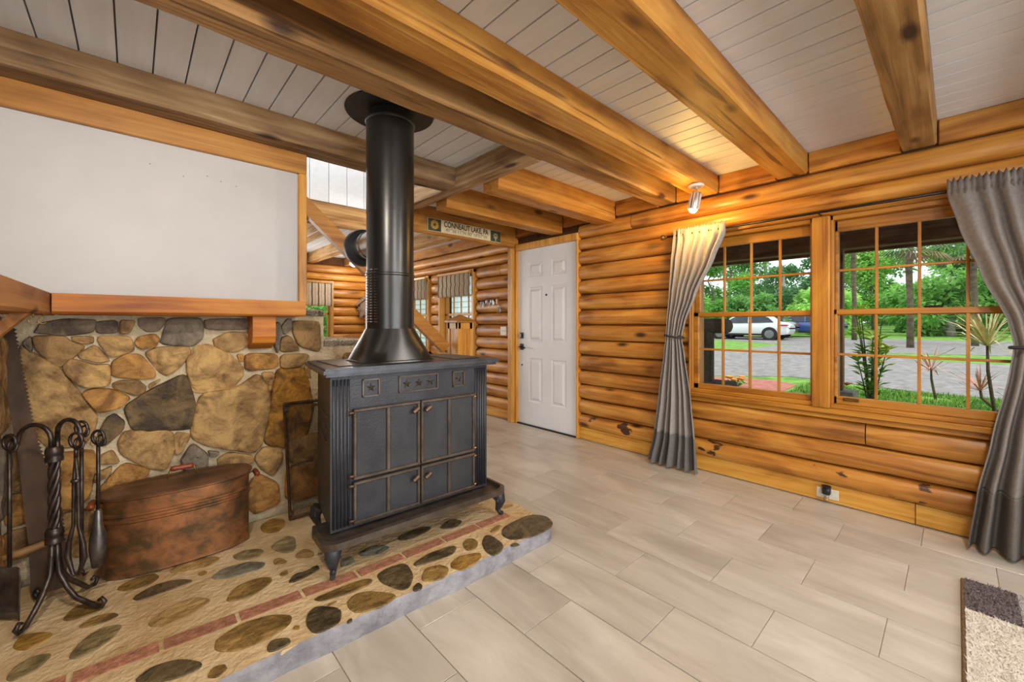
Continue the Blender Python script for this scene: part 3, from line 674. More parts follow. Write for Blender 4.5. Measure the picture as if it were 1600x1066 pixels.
beam(1.91, XE, 2.215, 2.385, 2.155, CEIL, 0, 'beam_orange_x', 'yellow knotty beam between cross beam and log wall, nearer the window', 9)
beam(1.91, XE, 2.87, 3.03, 2.16, CEIL, 0, 'beam_orange_x', 'yellow cracked beam between cross beam and log wall, nearer the door', 10)
beam(1.935, 3.325, 3.56, 3.613, 2.09, CEIL, 0, 'beam_orange_x', 'wide header plank with the lake sign on it', 11, 'header_plank', .002)
beam(.2, 1.93, 3.56, 3.613, 2.01, 2.198, 0, 'beam_far_x', 'pale header beam under the white boards above the stairs', 12, 'header_plank', .002)
for i, (x, l) in enumerate(((1.50, 'pale far-room beam next to the end of the white wall'), (2.12, 'pale far-room beam above the far window'), (2.76, 'pale far-room beam seen just right of the stove pipe'), (.9, 'far-room beam hidden behind the white wall'))):
    beam(x, x + .15, 3.63, 7.415, 2.22, CEIL, 1, 'beam_far_y', l, 20 + i)
# ---- mantels
mz0, mz1 = 1.23, 1.316
def plank_wavy(x0, x1, y0, y1, z0, z1, axis, m, label, name):
    o = beam(x0, x1, y0, y1, z0, z1, axis, m, label, 40 + x1, name, .003); o['category'] = 'shelf'; del o['group']; return o
plank_wavy(-.245, .718, 2.50, 2.718, mz0, mz1, 0, 'mantel_wood_x', 'thick orange wooden mantel shelf along the stone wall', 'mantel_shelf')
plank_wavy(-.40, -.25, 1.1, 2.718, mz0 - .003, mz1, 1, 'mantel_wood_y', 'rough-edged wooden mantel shelf running toward the viewer on the left', 'mantel_shelf')
o = part('corbel', MB().prism([(2.56, 1.23), (2.70, 1.23), (2.70, 1.05), (2.66, 1.05), (2.575, 1.085), (2.56, 1.12)], lambda y, z: (.47, y, z), lambda y, z: (.58, y, z)), 'mantel_wood_x')
tag(o, 'wooden block supporting the long mantel on the stone wall', 'corbel')
o = part('shelf_bracket', MB().prism([(-.265, 1.226), (-.40, 1.06), (-.40, 1.11), (-.305, 1.226)], lambda x, z: (x, 2.16, z), lambda x, z: (x, 2.22, z)), 'mantel_wood_y')
tag(o, 'diagonal wooden bracket under the left mantel', 'bracket')
for i, (y, l) in enumerate(((2.22, 'brass cup hook under the left mantel beside the bracket'), (2.42, 'brass cup hook under the left mantel nearer the corner'))):
    pth = [(-.262, y, 1.228), (-.262, y, 1.214)] + [(-.262 + .012 * math.cos(a) - .000, y, 1.202 + .012 * math.sin(a)) for a in [R(90 + 40 * j) for j in range(0, 7)]]
    o = part('cup_hook', MB().tube(pth, .002, 6), 'brass_pin', None, True); tag(o, l, 'hook', 'cup hooks')
# ---- casings, baseboards, posts
def trimo(name, mb, m, label=None): return struct(name, mb, m, label)
trimo('baseboard_right', MB().box(XW - .022, XW, -3.1, .165, 0, .122, .003), 'trim_wood_y', 'yellow pine baseboard under the window near the right curtain')
trimo('baseboard_right_2', MB().box(XW - .022, XW, .168, 2.655, 0, .122, .003), 'trim_wood_y', 'yellow pine baseboard between the door and the outlet')
trimo('baseboard_right_3', MB().box(XW - .022, XW, 3.69, 7.4, 0, .122, .003), 'trim_wood_y', 'yellow pine baseboard beyond the door')
trimo('trim_1', MB().box(XW - .055, XW + .02, 3.583, 3.612, 0, 2.062, .003).box(XW - .055, XW + .02, 2.657, 2.682, 0, 2.062, .003).box(XW - .06, XW + .02, 2.657, 3.612, 2.062, 2.135, .003), 'trim_wood_z', 'pine casing around the white door')
trimo('trim_2', MB().box(XW - .10, XW, 3.615, 3.69, 0, CEIL, .004), 'trim_wood_z', 'pine post between door and far room')
# ---- front door
DF = XW - .018
def rpanel(y0, y1, z0, z1):
    m = MB(); r = [(0, 0), (.012, .007), (.024, .007), (.05, -.006)]
    rings = []
    for ins, d in r: rings.append([(DF + d - .0005, y0 + ins, z0 + ins), (DF + d - .0005, y1 - ins, z0 + ins), (DF + d - .0005, y1 - ins, z1 - ins), (DF + d - .0005, y0 + ins, z1 - ins)])
    vs = sum(rings, []); fs = [(i * 4 + k, i * 4 + (k + 1) % 4, (i + 1) * 4 + (k + 1) % 4, (i + 1) * 4 + k) for i in range(3) for k in range(4)] + [(12, 13, 14, 15)]
    return m.add(vs, fs)
PAN = [(3.19, 3.405, 1.735, 1.905), (2.842, 3.052, 1.735, 1.905), (3.19, 3.405, .982, 1.615), (2.842, 3.052, .982, 1.615), (3.19, 3.405, .277, .790), (2.842, 3.052, .277, .790)]
mb = MB(); slab(mb, PAN, 2.684, 3.582, .012, 2.06, lambda m, a, b, c, d: m.box(DF, DF + .043, a, b, c, d))
door = struct('door_1', mb, 'door_paint', 'white six-panel front door')
for p in PAN:
    m = rpanel(*p); m.box(DF + .012, DF + .035, p[0], p[1], p[2], p[3]); part('panel', m, 'door_paint', door)
for z in (1.05, .915):
    part('lock_plate', MB().box(DF - .012, DF, 3.49, 3.548, z - .036, z + .036, .005), 'lock_black', door)
part('deadbolt_turn', MB().box(DF - .035, DF - .012, 3.512, 3.526, 1.03, 1.07, .004), 'steel', door)
part('door_lever', MB().tube([(DF - .012, 3.519, .915), (DF - .05, 3.519, .915), (DF - .055, 3.50, .915), (DF - .055, 3.42, .908)], .009, 8), 'lock_black', door, True)
part('peephole', MB().lathe([(0, 0), (.012, 0), (.012, .006), (0, .006)], (DF, 3.128, 1.515), 12, M=Matrix.Rotation(R(-90), 3, 'Y')), 'lock_black', door)
part('bolt_hole', MB().lathe([(0, 0), (.011, 0), (.011, .004), (0, .004)], (DF, 3.519, .70), 12, M=Matrix.Rotation(R(-90), 3, 'Y')), 'lock_black', door)
for z in (1.80, 1.03, .22): part('hinge', MB().tube([(DF - .008, 2.683, z - .05), (DF - .008, 2.683, z + .05)], .008, 8), 'lock_black', door, True)
struct('trim_3', MB().box(XW - .04, XW + .05, 2.682, 3.583, 0, .012, .002), 'lock_black', 'dark door threshold')
# ---- double-hung windows on the right wall
def dh_window(idx, y0, y1, z0, z1, ys, zl, zm, zu, label, xf=3.375, right=False):
    w = struct('window_%d' % idx, None, None, label)
    # frame (jambs, head, sill)
    part('jamb', MB().box(xf + .0, XW + .17, y0, y0 + .014, z0, z1, .002), 'sash_wood_z', w)
    part('jamb', MB().box(xf + .0, XW + .17, y1 - .014, y1, z0, z1, .002), 'sash_wood_z', w)
    part('head', MB().box(xf + .0, XW + .17, y0, y1, z1 - .03, z1, .002), 'sash_wood_y', w)
    xs = xf + .022; xu = xf + .055
    def sash(name, x, za, zb, bt, tp, rows):
        s_ = part(name, MB().box(x, x + .032, y0 + .014, ys[0], za, zb, .003).box(x, x + .032, ys[-1], y1 - .014, za, zb, .003)
                  .box(x, x + .032, y0 + .014, y1 - .014, za, za + bt, .003).box(x, x + .032, y0 + .014, y1 - .014, zb - tp, zb, .003), 'sash_wood_y', w)
        g0, g1 = za + bt, zb - tp
        for y in ys[1:-1]: part('muntin', MB().box(x + .004, x + .028, y - .0075, y + .0075, g0, g1, .002), 'sash_wood_z', s_)
        for z in rows: part('muntin', MB().box(x + .006, x + .026, ys[0], ys[-1], z - .0075, z + .0075, .002), 'sash_wood_y', s_)
        zz = [g0] + list(rows) + [g1]
        for a, b in zip(ys, ys[1:]):
            for c, d in zip(zz, zz[1:]): part('pane', MB().box(x + .014, x + .017, a + .004, b - .004, c + .004, d - .004), 'pane_glass', s_)
        return s_
    s1 = sash('lower_sash', xs, z0 + .03, zm + .02, zl - z0 - .03, .035, [(zl + zm) / 2])
    s2 = sash('upper_sash', xu, zm - .02, z1 - .03, .04, z1 - .03 - zu, [(zm + zu) / 2 + .01])
    part('sill', MB().box(xf - .012, XW + .17, y0, y1, z0, z0 + .03, .004), 'sash_wood_y', w)
    if right:
        part('sash_lift', MB().box(xs - .014, xs, .42, .50, z0 + .055, z0 + .075, .004), 'finial_bronze', s1)
        part('sash_lock', MB().box(xs - .004, xs + .03, .05, .13, zm + .02, zm + .032, .004), 'lock_black', s1)
    return w
dh_window(1, .66, 1.484, .635, 1.90, [.678, .867, 1.055, 1.247, 1.432], .705, 1.262, 1.80, 'left double-hung wooden window with small panes, showing the parked car')
dh_window(2, -.275, .563, .635, 1.90, [-.235, -.043, .150, .342, .533], .715, 1.265, 1.80, 'right double-hung wooden window with small panes, half behind the curtain', right=True)
trimo('trim_4', MB().box(3.340, XW + .17, .563, .66, .6355, 1.8995, .005), 'sash_wood_z', 'wide post between the two windows')
trimo('trim_5', MB().box(3.352, XW + .17, -.29, 1.484, 1.90, 1.94, .004), 'sash_wood_y', 'narrow head casing above both windows')
trimo('trim_6', MB().box(3.345, XW + .17, -.29, 1.49, .60, .635, .005).box(3.365, XW, -.29, 1.485, .565, .60, .004), 'sash_wood_y', 'stained sill board under both windows')
trimo('trim_7', MB().box(3.362, XW, 1.484, 1.50, .60, 1.94, .003), 'sash_wood_z', 'left window casing')
# ---- far-room windows
def far_window(idx, a0, a1, z0, z1, axis, label, cols, rows):
    w = struct('window_%d' % idx, None, None, label)
    P = (lambda m, a, b, c, d, p, q, bv=.003: m.box(XW - p, XW + q, a, b, c, d, bv)) if axis == 1 else (lambda m, a, b, c, d, p, q, bv=.003: m.box(a, b, YF - p, YF + q, c, d, bv))
    t = .045; m = MB()
    P(m, a0, a0 + t, z0, z1, .075, .1); P(m, a1 - t, a1, z0, z1, .075, .1); P(m, a0, a1, z1 - t, z1, .08, .1); P(m, a0, a1, z0, z0 + .04, .09, .1)
    part('frame', m, 'trim_wood_z', w)
    g = [a0 + t, a1 - t, z0 + .04, z1 - t]
    s_ = part('sash', P(P(P(P(P(MB(), g[0], g[0] + .03, g[2], g[3], -.02, .05), g[1] - .03, g[1], g[2], g[3], -.02, .05), g[0], g[1], g[2], g[2] + .04, -.02, .05), g[0], g[1], g[3] - .03, g[3], -.02, .05), g[0], g[1], (g[2] + g[3]) / 2 - .018, (g[2] + g[3]) / 2 + .018, -.02, .05), 'trim_wood_z', w)
    h = [g[0] + .03 + (g[1] - g[0] - .06) * i / cols for i in range(cols + 1)]; v = [g[2] + .04 + (g[3] - g[2] - .07) * i / rows for i in range(rows + 1)]
    for y in h[1:-1]: part('muntin', P(MB(), y - .007, y + .007, v[0], v[-1], -.026, .045, 0), 'trim_wood_z', s_)
    for z in v[1:-1]: part('muntin', P(MB(), h[0], h[-1], z - .007, z + .007, -.028, .043, 0), 'trim_wood_y', s_)
    for a, b in zip(h, h[1:]):
        for c, d in zip(v, v[1:]): part('pane', P(MB(), a + .006, b - .006, c + .006, d - .006, -.034, .037, 0), 'pane_glass', s_)
    return w
far_window(3, 4.40, 5.27, .72, 1.93, 1, 'log-wall window with a striped blind beside the key hooks', 4, 4)
far_window(4, 5.54, 6.41, .72, 1.93, 1, 'log-wall window with a striped blind close to the stove pipe', 4, 4)
far_window(5, 1.62, 2.56, .80, 1.93, 0, 'far-wall window with garden view left of the cuckoo clock', 3, 4)
# ---- stairs
stairs = thing('staircase', (0, 0, 0), 'carpeted stairs climbing left behind the stone wall', 'stairs')
xs_ = [.35, .69] + STEPX; zs_ = [1.63, 1.435] + STEPZ
for i in range(len(zs_)):
    xa = xs_[i] - .30; xb = xs_[i]; z = zs_[i]
    if abs(z - 1.235) < .01: xa = .72
    part('riser', MB().box(xa + .0, xb - .02, 2.81, 3.50, max(0, z - .25), z - .002), 'stone_ochre' if False else 'trim_wood_y', stairs)
    rows = []
    for a in range(9):
        th = -math.pi / 2 + math.pi * a / 8; r = []
        for k in range(15):
            y = (2.705 if z < 1.3 else 2.81) + ((3.50 - (2.705 if z < 1.3 else 2.81)) * k / 14)
            w = .006 * fbm(y, a * .3, i, 30)
            r.append((xb - .03 + (.032 + w) * math.cos(th), y, z + .018 + (.019 + w) * math.sin(th)))
        rows.append(r)
    m = MB().grid(rows)
    y0 = 2.705 if z < 1.3 else 2.81
    m.box(xa + .02, xb - .03, y0, 3.50, z, z + .038)
    ctp = part('carpet_tread', m, 'carpet', stairs, 50, label='shaggy beige carpet tread')
    if i in (1, 2, 3, 4):
        tf_ = MB()
        for _ in range(2600):
            y = rnd.uniform(y0, min(3.5, y0 + .5)) if rnd.random() < .75 else y0; th = rnd.uniform(-1.4, 1.9)
            if y == y0: px_, pz_ = rnd.uniform(xa + .02, xb), z + rnd.uniform(0, .036); dv = Vector((rnd.uniform(-.5, .5), -1, rnd.uniform(-.6, .6)))
            elif th > 1.2: px_, pz_ = rnd.uniform(xa + .02, xb - .02), z + .036; dv = Vector((rnd.uniform(-.5, .5), rnd.uniform(-.5, .5), 1))
            else: px_, pz_ = xb - .03 + .03 * math.cos(th), z + .018 + .018 * math.sin(th); dv = Vector((math.cos(th), rnd.uniform(-.5, .5), math.sin(th)))
            p_ = Vector((px_, y, pz_)); e_ = p_ + dv.normalized() * rnd.uniform(.008, .018); s_ = Vector((rnd.uniform(-1, 1), rnd.uniform(-1, 1), rnd.uniform(-1, 1))).normalized() * .0028
            tf_.add([p_ - s_, p_ + s_, e_], [(0, 1, 2)])
        o = part('carpet_pile', tf_, 'carpet', ctp); o['kind'] = 'stuff'
rail = MB(); a = Vector((.93, 3.50, 2.185)); b = Vector((2.315, 3.50, .940)); d = (b - a).normalized(); nrm = Vector((-d.z, 0, d.x)); nrm = nrm if nrm.z > 0 else -nrm
rail.add([p + nrm * s_ * .055 + Vector((0, t, 0)) for p in (a, b) for s_ in (-1, 1) for t in (-.03, .03)],
         [(0, 1, 3, 2), (4, 5, 7, 6), (0, 1, 5, 4), (2, 3, 7, 6), (0, 2, 6, 4), (1, 3, 7, 5)])
part('hand_rail', rail, 'trim_wood_x', stairs)
nw = thing('newel_post', (2.46, 3.45, 0), 'boxed pine newel post with a pointed cap behind the stove', 'post')
part('shaft', MB().box(-.085, .085, -.085, .085, 0, 1.20, .004), 'trim_wood_z', nw)
for sx, sy in ((-1, 0), (0, -1)):
    if sx: part('face_frame', MB().box(-.093, -.085, -.085, -.055, .1, 1.2).box(-.093, -.085, .055, .085, .1, 1.2).box(-.093, -.085, -.085, .085, 1.14, 1.2), 'trim_wood_z', nw)
    else: part('face_frame', MB().box(-.093, -.06, -.093, -.085, .1, 1.2).box(.055, .085, -.093, -.085, .1, 1.2).box(-.085, .085, -.093, -.085, 1.14, 1.2), 'trim_wood_z', nw)
cp = MB().box(-.115, .115, -.115, .115, 1.20, 1.225, .004); cp.add([(-.11, -.11, 1.225), (.11, -.11, 1.225), (.11, .11, 1.225), (-.11, .11, 1.225), (0, 0, 1.285)], [(0, 1, 4), (1, 2, 4), (2, 3, 4), (3, 0, 4)])
part('cap', cp, 'trim_wood_x', nw)
# ================================================================ WOOD STOVE
HT = HZ + .006        # things rest on the proud faces of the hearth rocks
ST = (1.097, 1.83, HT); SR = R(-2.5)
stove = thing('wood_stove', ST, 'black cast-iron wood stove with star panels and four paneled doors on the hearth', 'stove', rz=SR)
FW, BW, FY, BY = .443, .385, .085, .50        # half widths at front and back, front and back planes
zb, zt = .145, .865
m = MB().add([(-FW, FY, zb), (FW, FY, zb), (BW, BY, zb), (-BW, BY, zb), (-FW, FY, zt), (FW, FY, zt), (BW, BY, zt), (-BW, BY, zt)],
             [(3, 2, 1, 0), (4, 5, 6, 7), (0, 1, 5, 4), (1, 2, 6, 5), (2, 3, 7, 6), (3, 0, 4, 7)])
body = part('body', m, 'iron_black', stove)
# louvres pressed in the left side
for k, z in enumerate((.66, .60, .54)):
    y0 = .18; x = lambda y: -FW + (FW - BW) * (y - FY) / (BY - FY)
    part('side_louvre', MB().add([(x(y) - o_, y, zz) for o_ in (0, .008) for y, zz in ((.17, z), (.33, z + .012), (.33, z + .02), (.17, z + .008))],
         [(0, 1, 2, 3), (4, 5, 6, 7), (0, 1, 5, 4), (1, 2, 6, 5), (2, 3, 7, 6), (3, 0, 4, 7)]), 'iron_edge', body)
# top plate with rolled edge
tpm = MB(); pl = [(-.475, .035), (.475, .035), (.425, .535), (-.425, .535)]
for z0, z1, g in ((zt, zt + .014, 0), (zt + .014, zt + .03, .014), (zt + .03, zt + .038, .004)):
    q = [(x + (g if x > 0 else -g), y + (-g if y < .2 else g)) for x, y in pl]
    tpm.prism(q, lambda x, y: (x, y, z0), lambda x, y: (x, y, z1))
top_plate = part('top_plate', tpm, 'iron_top', stove)
for x0, x1, y0, y1 in ((-.40, -.285, .10, .48), (.23, .40, .10, .48)):
    part('top_panel', MB().box(x0, x1, y0, y1, zt + .038, zt + .042, .002), 'iron_top', top_plate)
# frieze with star panels
def star(mb, cx, cz, r, y, d):
    pts = []
    for k in range(10):
        a = R(90) + k * math.pi / 5; rr = r if k % 2 == 0 else r * .42; pts.append((cx + rr * math.cos(a), y, cz + rr * math.sin(a)))
    mb.add(pts + [(cx, y - d, cz)], [(k, (k + 1) % 10, 10) for k in range(10)] + [tuple(range(10))])
fy = FY
for x0, x1, stars in ((-.298, -.212, (-.255,)), (-.113, .113, (-.068, 0, .068)), (.205, .283, (.244,))):
    z0, z1 = .752, .838
    fr = MB().box(x0, x1, fy - .008, fy, z0, z0 + .007).box(x0, x1, fy - .008, fy, z1 - .007, z1).box(x0, x0 + .007, fy - .008, fy, z0, z1).box(x1 - .007, x1, fy - .008, fy, z0, z1)
    pf = part('star_panel', fr, 'iron_edge', stove)
    for sx in stars:
        sm = MB(); star(sm, sx, (z0 + z1) / 2, .024, fy - .001, .011); part('star', sm, 'iron_edge', pf, label='raised iron star')
# fluted pilasters
for s_ in (-1, 1):
    pm = MB()
    for k in range(5):
        x = s_ * (.362 + .0165 * k); pm.tube([(x, fy - .001, .16), (x, fy - .001, .845)], .0065, 8)
    part('pilaster', pm, 'iron_black', stove, True)
# doors: two tall above, two short below; each of two framed panels
def sdoor(x0, x1, z0, z1, knob, kz):
    d = part('door', MB().box(x0, x1, fy - .014, fy, z0, z1, .003), 'iron_black', stove)
    t = .015; xm = (x0 + x1) / 2
    f = MB()
    for a, b in ((x0, x0 + t), (xm - t / 2 - .002, xm + t / 2 + .002), (x1 - t, x1)): f.box(a, b, fy - .024, fy - .012, z0, z1, .003)
    f.box(x0, x1, fy - .026, fy - .012, z0, z0 + t, .003).box(x0, x1, fy - .026, fy - .012, z1 - t, z1, .003)
    part('door_moulding', f, 'iron_edge', d)
    kb = MB().tube([(knob, fy - .014, kz), (knob, fy - .036, kz)], .006, 8)
    c, s__ = math.cos(.6), math.sin(.6)
    kb.tube([(knob - .018 * c, fy - .04, kz - .018 * s__), (knob + .018 * c, fy - .04, kz + .018 * s__)], [.011, .013], 10)
    part('knob', kb, 'knob_bronze', d, 50)
    hx = x0 if x0 < -.1 else x1
    for z in (z0 + .018, z1 - .018):
        part('hinge', MB().tube([(hx + (-.02 if hx < 0 else .012), fy - .014, z), (hx + (.008 if hx < 0 else -.006), fy - .02, z)], [.009, .006], 8), 'knob_bronze' if hx < 0 else 'brass_pin', d, True)
sdoor(-.345, -.003, .372, .704, -.035, .66); sdoor(.003, .345, .372, .704, .035, .66)
sdoor(-.345, -.003, .163, .362, -.035, .31); sdoor(.003, .345, .163, .362, .035, .31)
# ash tray apron running round the front
def rr(x0, x1, y0, y1, r, n=6):
    out = []
    for cx, cy, a0 in ((x1 - r, y0 + r, -90), (x1 - r, y1 - r, 0), (x0 + r, y1 - r, 90), (x0 + r, y0 + r, 180)):
        out += [(cx + r * math.cos(R(a0 + 90 * k / n)), cy + r * math.sin(R(a0 + 90 * k / n))) for k in range(n + 1)]
    return out
o1 = rr(-.505, .505, -.045, .20, .06); i1 = rr(-.485, .485, -.025, .18, .05); n = len(o1)
tv = [(x, y, .118) for x, y in i1] + [(x, y, .125) for x, y in o1] + [(x, y, .155) for x, y in o1] + [(x, y, .158) for x, y in i1] + [(x * .99, y, .138) for x, y in i1]
tf = [(i * n + k, i * n + (k + 1) % n, (i + 1) * n + (k + 1) % n, (i + 1) * n + k) for i in range(4) for k in range(n)] + [tuple(range(n)), tuple(4 * n + k for k in range(n))]
tray = part('ash_tray', MB().add(tv, tf), 'iron_edge', stove, 40, label='bronzed iron ash tray ledge')
# scrolled cabriole legs
def leg(x, y, sx, sy, sc_=1):
    m = MB(); u = Vector((sx, sy, 0)).normalized()
    path = [(0, .125), (.012, .105), (.022, .08), (.012, .05), (.004, .03), (.018, .012), (.035, .006)]
    m.tube([(x + u.x * a * sc_, y + u.y * a * sc_, max(.0135, z)) for a, z in path], [.036 * sc_, .034 * sc_, .028 * sc_, .02 * sc_, .014 * sc_, .012 * sc_, .011 * sc_], 10)
    for s_ in (-1, 1):   # scrolls
        w = Vector((-u.y, u.x, 0)) * s_
        m.tube([(x + u.x * .02 + w.x * (.02 + .010 * math.cos(a)), y + u.y * .02 + w.y * (.02 + .010 * math.cos(a)), .085 + .018 * math.sin(a)) for a in [k * math.pi / 4 for k in range(7)]], .006, 6)
    part('leg', m, 'iron_black', stove, 60)
leg(-.455, .0, -.4, -1, 1.05); leg(.455, .0, .4, -1, 1.05); leg(-.385, .47, -1, .3); leg(.385, .47, 1, .3)
# ================================================================ FLUE PIPE
FC = (1.047, 2.13)
flue = thing('stove_pipe', (FC[0], FC[1], HT + zt + .0385), 'large black stove pipe with flared hood rising from the stove to the ceiling', 'stove pipe')
fz0 = HT + zt + .0385
def loft(z0, z1, hx, hy, r, seg=40):
    rows = []
    for t, s_ in ((0, 1.03), (.04, 1.03), (.06, 1.0), (.35, None), (.65, None), (1, None)):
        row = []
        for k in range(seg):
            a = 2 * math.pi * k / seg; c, s__ = math.cos(a), math.sin(a)
            q = 1 / (abs(c / hx) ** 5 + abs(s__ / hy) ** 5) ** .2
            sq = (q * c, q * s__); ci = (r * c, r * s__); w = t
            f = s_ if s_ else 1
            row.append(((sq[0] * (1 - w) + ci[0] * w) * f, (sq[1] * (1 - w) + ci[1] * w) * f, z0 + (z1 - z0) * t))
        rows.append(row)
    m = MB(); vs = [p for r_ in rows for p in r_]; M = len(rows)
    return m.add(vs, [(i * seg + k, i * seg + (k + 1) % seg, (i + 1) * seg + (k + 1) % seg, (i + 1) * seg + k) for i in range(M - 1) for k in range(seg)])
FR = .128
part('hood', loft(0, .175, .205, .175, FR + .002), 'flue_black', flue, 40, rz=SR)
def pipe(name, z0, z1, r, ring=True):
    pr = [(r, z0), (r, z1)]
    if ring: pr = [(r, z0), (r, z1 - .03), (r + .0035, z1 - .026), (r + .0035, z1 - .018), (r, z1 - .014), (r, z1)]
    o = part(name, MB().lathe(pr, (0, 0, 0), 48), 'flue_black', flue, 40); return o
lowp = pipe('lower_pipe', .172, 1.457 - fz0 + .02, FR)
pipe('middle_pipe', 1.457 - fz0 + .02, 1.79 - fz0, FR - .002, False)
pipe('upper_pipe', 1.79 - fz0, CEIL - .06 - fz0, FR - .0005, False)
part('top_ring', MB().lathe([(FR, CEIL - .075 - fz0), (FR + .006, CEIL - .07 - fz0), (FR + .006, CEIL - .062 - fz0), (FR, CEIL - .058 - fz0)], (0, 0, 0), 48), 'iron_top', flue, 40)
part('top_sleeve', MB().lathe([(FR - .014, CEIL - .06 - fz0), (FR - .014, CEIL - .012 - fz0)], (0, 0, 0), 40), 'plate_black', flue, 40)
part('ceiling_plate', MB().lathe([(0, CEIL - .008 - fz0), (.235, CEIL - .008 - fz0), (.237, CEIL - .004 - fz0), (.235, CEIL - .0005 - fz0), (0, CEIL - .0005 - fz0)], (0, 0, 0), 56), 'plate_black', flue, 40, label='round black ceiling plate')
# louvred vent on the left of the lower pipe
vg = MB()
for i in range(20):
    z = .215 + i * .0145
    for j in range(4):
        a = R(168 + j * 14); r = FR + .001; t = Vector((-math.sin(a), math.cos(a), 0)); c = Vector((r * math.cos(a), r * math.sin(a), z))
        nrm_ = Vector((math.cos(a), math.sin(a), 0))
        vg.add([c - t * .011, c + t * .011, c + t * .011 + nrm_ * .005 + Vector((0, 0, -.006)), c - t * .011 + nrm_ * .005 + Vector((0, 0, -.006)), c - t * .011 + Vector((0, 0, -.007)), c + t * .011 + Vector((0, 0, -.007))], [(0, 1, 2, 3), (3, 2, 5, 4)])
o = part('vent_louvres', vg, 'flue_silver', lowp); o['kind'] = 'stuff'
# draft regulator branch on the back of the pipe
bz = 1.655 - fz0
rg = part('draft_branch', MB().lathe([(.08, 0), (.08, .12), (.085, .125), (.085, .14), (.08, .145), (.08, .22)], (-.01, .1, bz), 36, M=Matrix.Rotation(R(-90), 3, 'X')), 'flue_silver', flue, 40, label='short silver pipe branch')
part('draft_collar', MB().lathe([(.082, .22), (.108, .22), (.112, .23), (.112, .265), (.105, .275), (.08, .275), (.075, .255), (0, .255)], (-.01, .1, bz), 40, M=Matrix.Rotation(R(-90), 3, 'X')), 'plate_black', rg, 40)
# ================================================================ COPPER BOILER
boil = thing('copper_boiler', (.172, 2.528, HT), 'oval copper wash boiler with a flat lid and wooden grip on the hearth', 'boiler', rz=R(-2))
HL, HWd = .272, .120
def oval(prof, n=48):
    m = MB(); vs = []; fs = []
    for s_, z in prof:
        for k in range(n):
            a = 2 * math.pi * k / n; c, s__ = math.cos(a), math.sin(a)
            e = 2.6; q = 1 / (abs(c) ** e + abs(s__) ** e) ** (1 / e)
            vs.append(((HL + s_) * q * c, (HWd + s_) * q * s__, z))
    for i in range(len(prof) - 1):
        for k in range(n): fs.append((i * n + k, i * n + (k + 1) % n, (i + 1) * n + (k + 1) % n, (i + 1) * n + k))
    fs += [tuple(range(n)), tuple((len(prof) - 1) * n + k for k in range(n))]
    return m.add(vs, fs)
part('body', oval([(-.004, 0.001), (.002, .006), (0, .02), (0, .235), (.006, .24), (.006, .248), (0, .252), (0, .262), (.006, .267), (.006, .275), (0, .28), (.001, .335), (.008, .34), (.008, .346), (-.006, .348)]), 'copper', boil, 50)
lidp = part('lid', oval([(.012, .346), (.014, .354), (.008, .358), (-.02, .360), (-.045, .366), (-.05, .364), (-.085, .370), (-.09, .368), (-.115, .373)]), 'copper_lid', boil, 40, label='brown flat copper lid')
part('lid_handle', MB().tube([(-.055, 0, .372), (-.05, 0, .395), (-.045, 0, .412), (.045, 0, .412), (.05, 0, .395), (.055, 0, .372)], .0028, 6), 'brass_pin', lidp, True)
part('lid_grip', MB().lathe([(0, -.045), (.011, -.043), (.0135, -.03), (.011, -.012), (.0135, 0), (.011, .012), (.0135, .03), (.011, .043), (0, .045)], (0, 0, .414), 12, M=Matrix.Rotation(R(90), 3, 'Y')), 'grip_wood', lidp, True)
for s_ in (-1, 1):
    hd = part('side_handle', MB().tube([(s_ * (HL + .001), -.05, .30), (s_ * (HL + .03), -.05, .315), (s_ * (HL + .035), 0, .318), (s_ * (HL + .03), .05, .315), (s_ * (HL + .001), .05, .30)], .003, 6), 'copper', boil, True)
    part('side_grip', MB().lathe([(0, -.04), (.012, -.038), (.014, -.02), (.011, 0), (.014, .02), (.012, .038), (0, .04)], (s_ * (HL + .034), 0, .318), 12, M=Matrix.Rotation(R(90), 3, 'X')), 'grip_wood', hd, True)
# ================================================================ FIREPLACE TOOLS
TC = Vector((-.225, 2.365, HT)); er = Vector((.735, -.678, 0)); ef = Vector((.678, .735, 0))
def T(r, f, z): v = er * r + ef * f; return (v.x, v.y, z)
stand = thing('fire_tool_stand', TC, 'twisted wrought-iron stand for the fireplace tools', 'tool stand')
tw = MB()
for k in range(4):
    tw.tube([T(.011 * math.cos(t * 9 + k * math.pi / 2), .011 * math.sin(t * 9 + k * math.pi / 2), .29 + .30 * t) for t in [i / 24 for i in range(25)]], .0078, 7)
part('twisted_shaft', tw, 'wrought_iron', stand, True)
for z in (.285, .60):
    part('collar', MB().lathe([(.022, z - .028), (.026, z - .026), (.026, z - .012), (.0245, z - .01), (.0245, z), (.026, z + .002), (.026, z + .02), (.0245, z + .022), (.022, z + .03)], (0, 0, 0), 18), 'wrought_iron', stand, 50)
for s_, H_, out in ((-1, .715, .115), (1, .735, .10)):
    pts = [T(s_ * .012, 0, .60), T(s_ * .012, 0, H_ - .055)]
    for k in range(9):
        a = math.pi - math.pi * k / 8 * 1.0
        pts.append(T(s_ * (.012 + out / 2 + out / 2 * math.cos(a)), -.01 * k / 8, H_ - .055 + .055 * math.sin(a)))
    pts += [T(s_ * (out + .012), -.012, H_ - .075), T(s_ * (out + .03), -.012, H_ - .085)]
    part('hanging_hook', MB().tube(pts, [.008] * (len(pts) - 3) + [.008, .007, .005], 8), 'wrought_iron', stand, True)
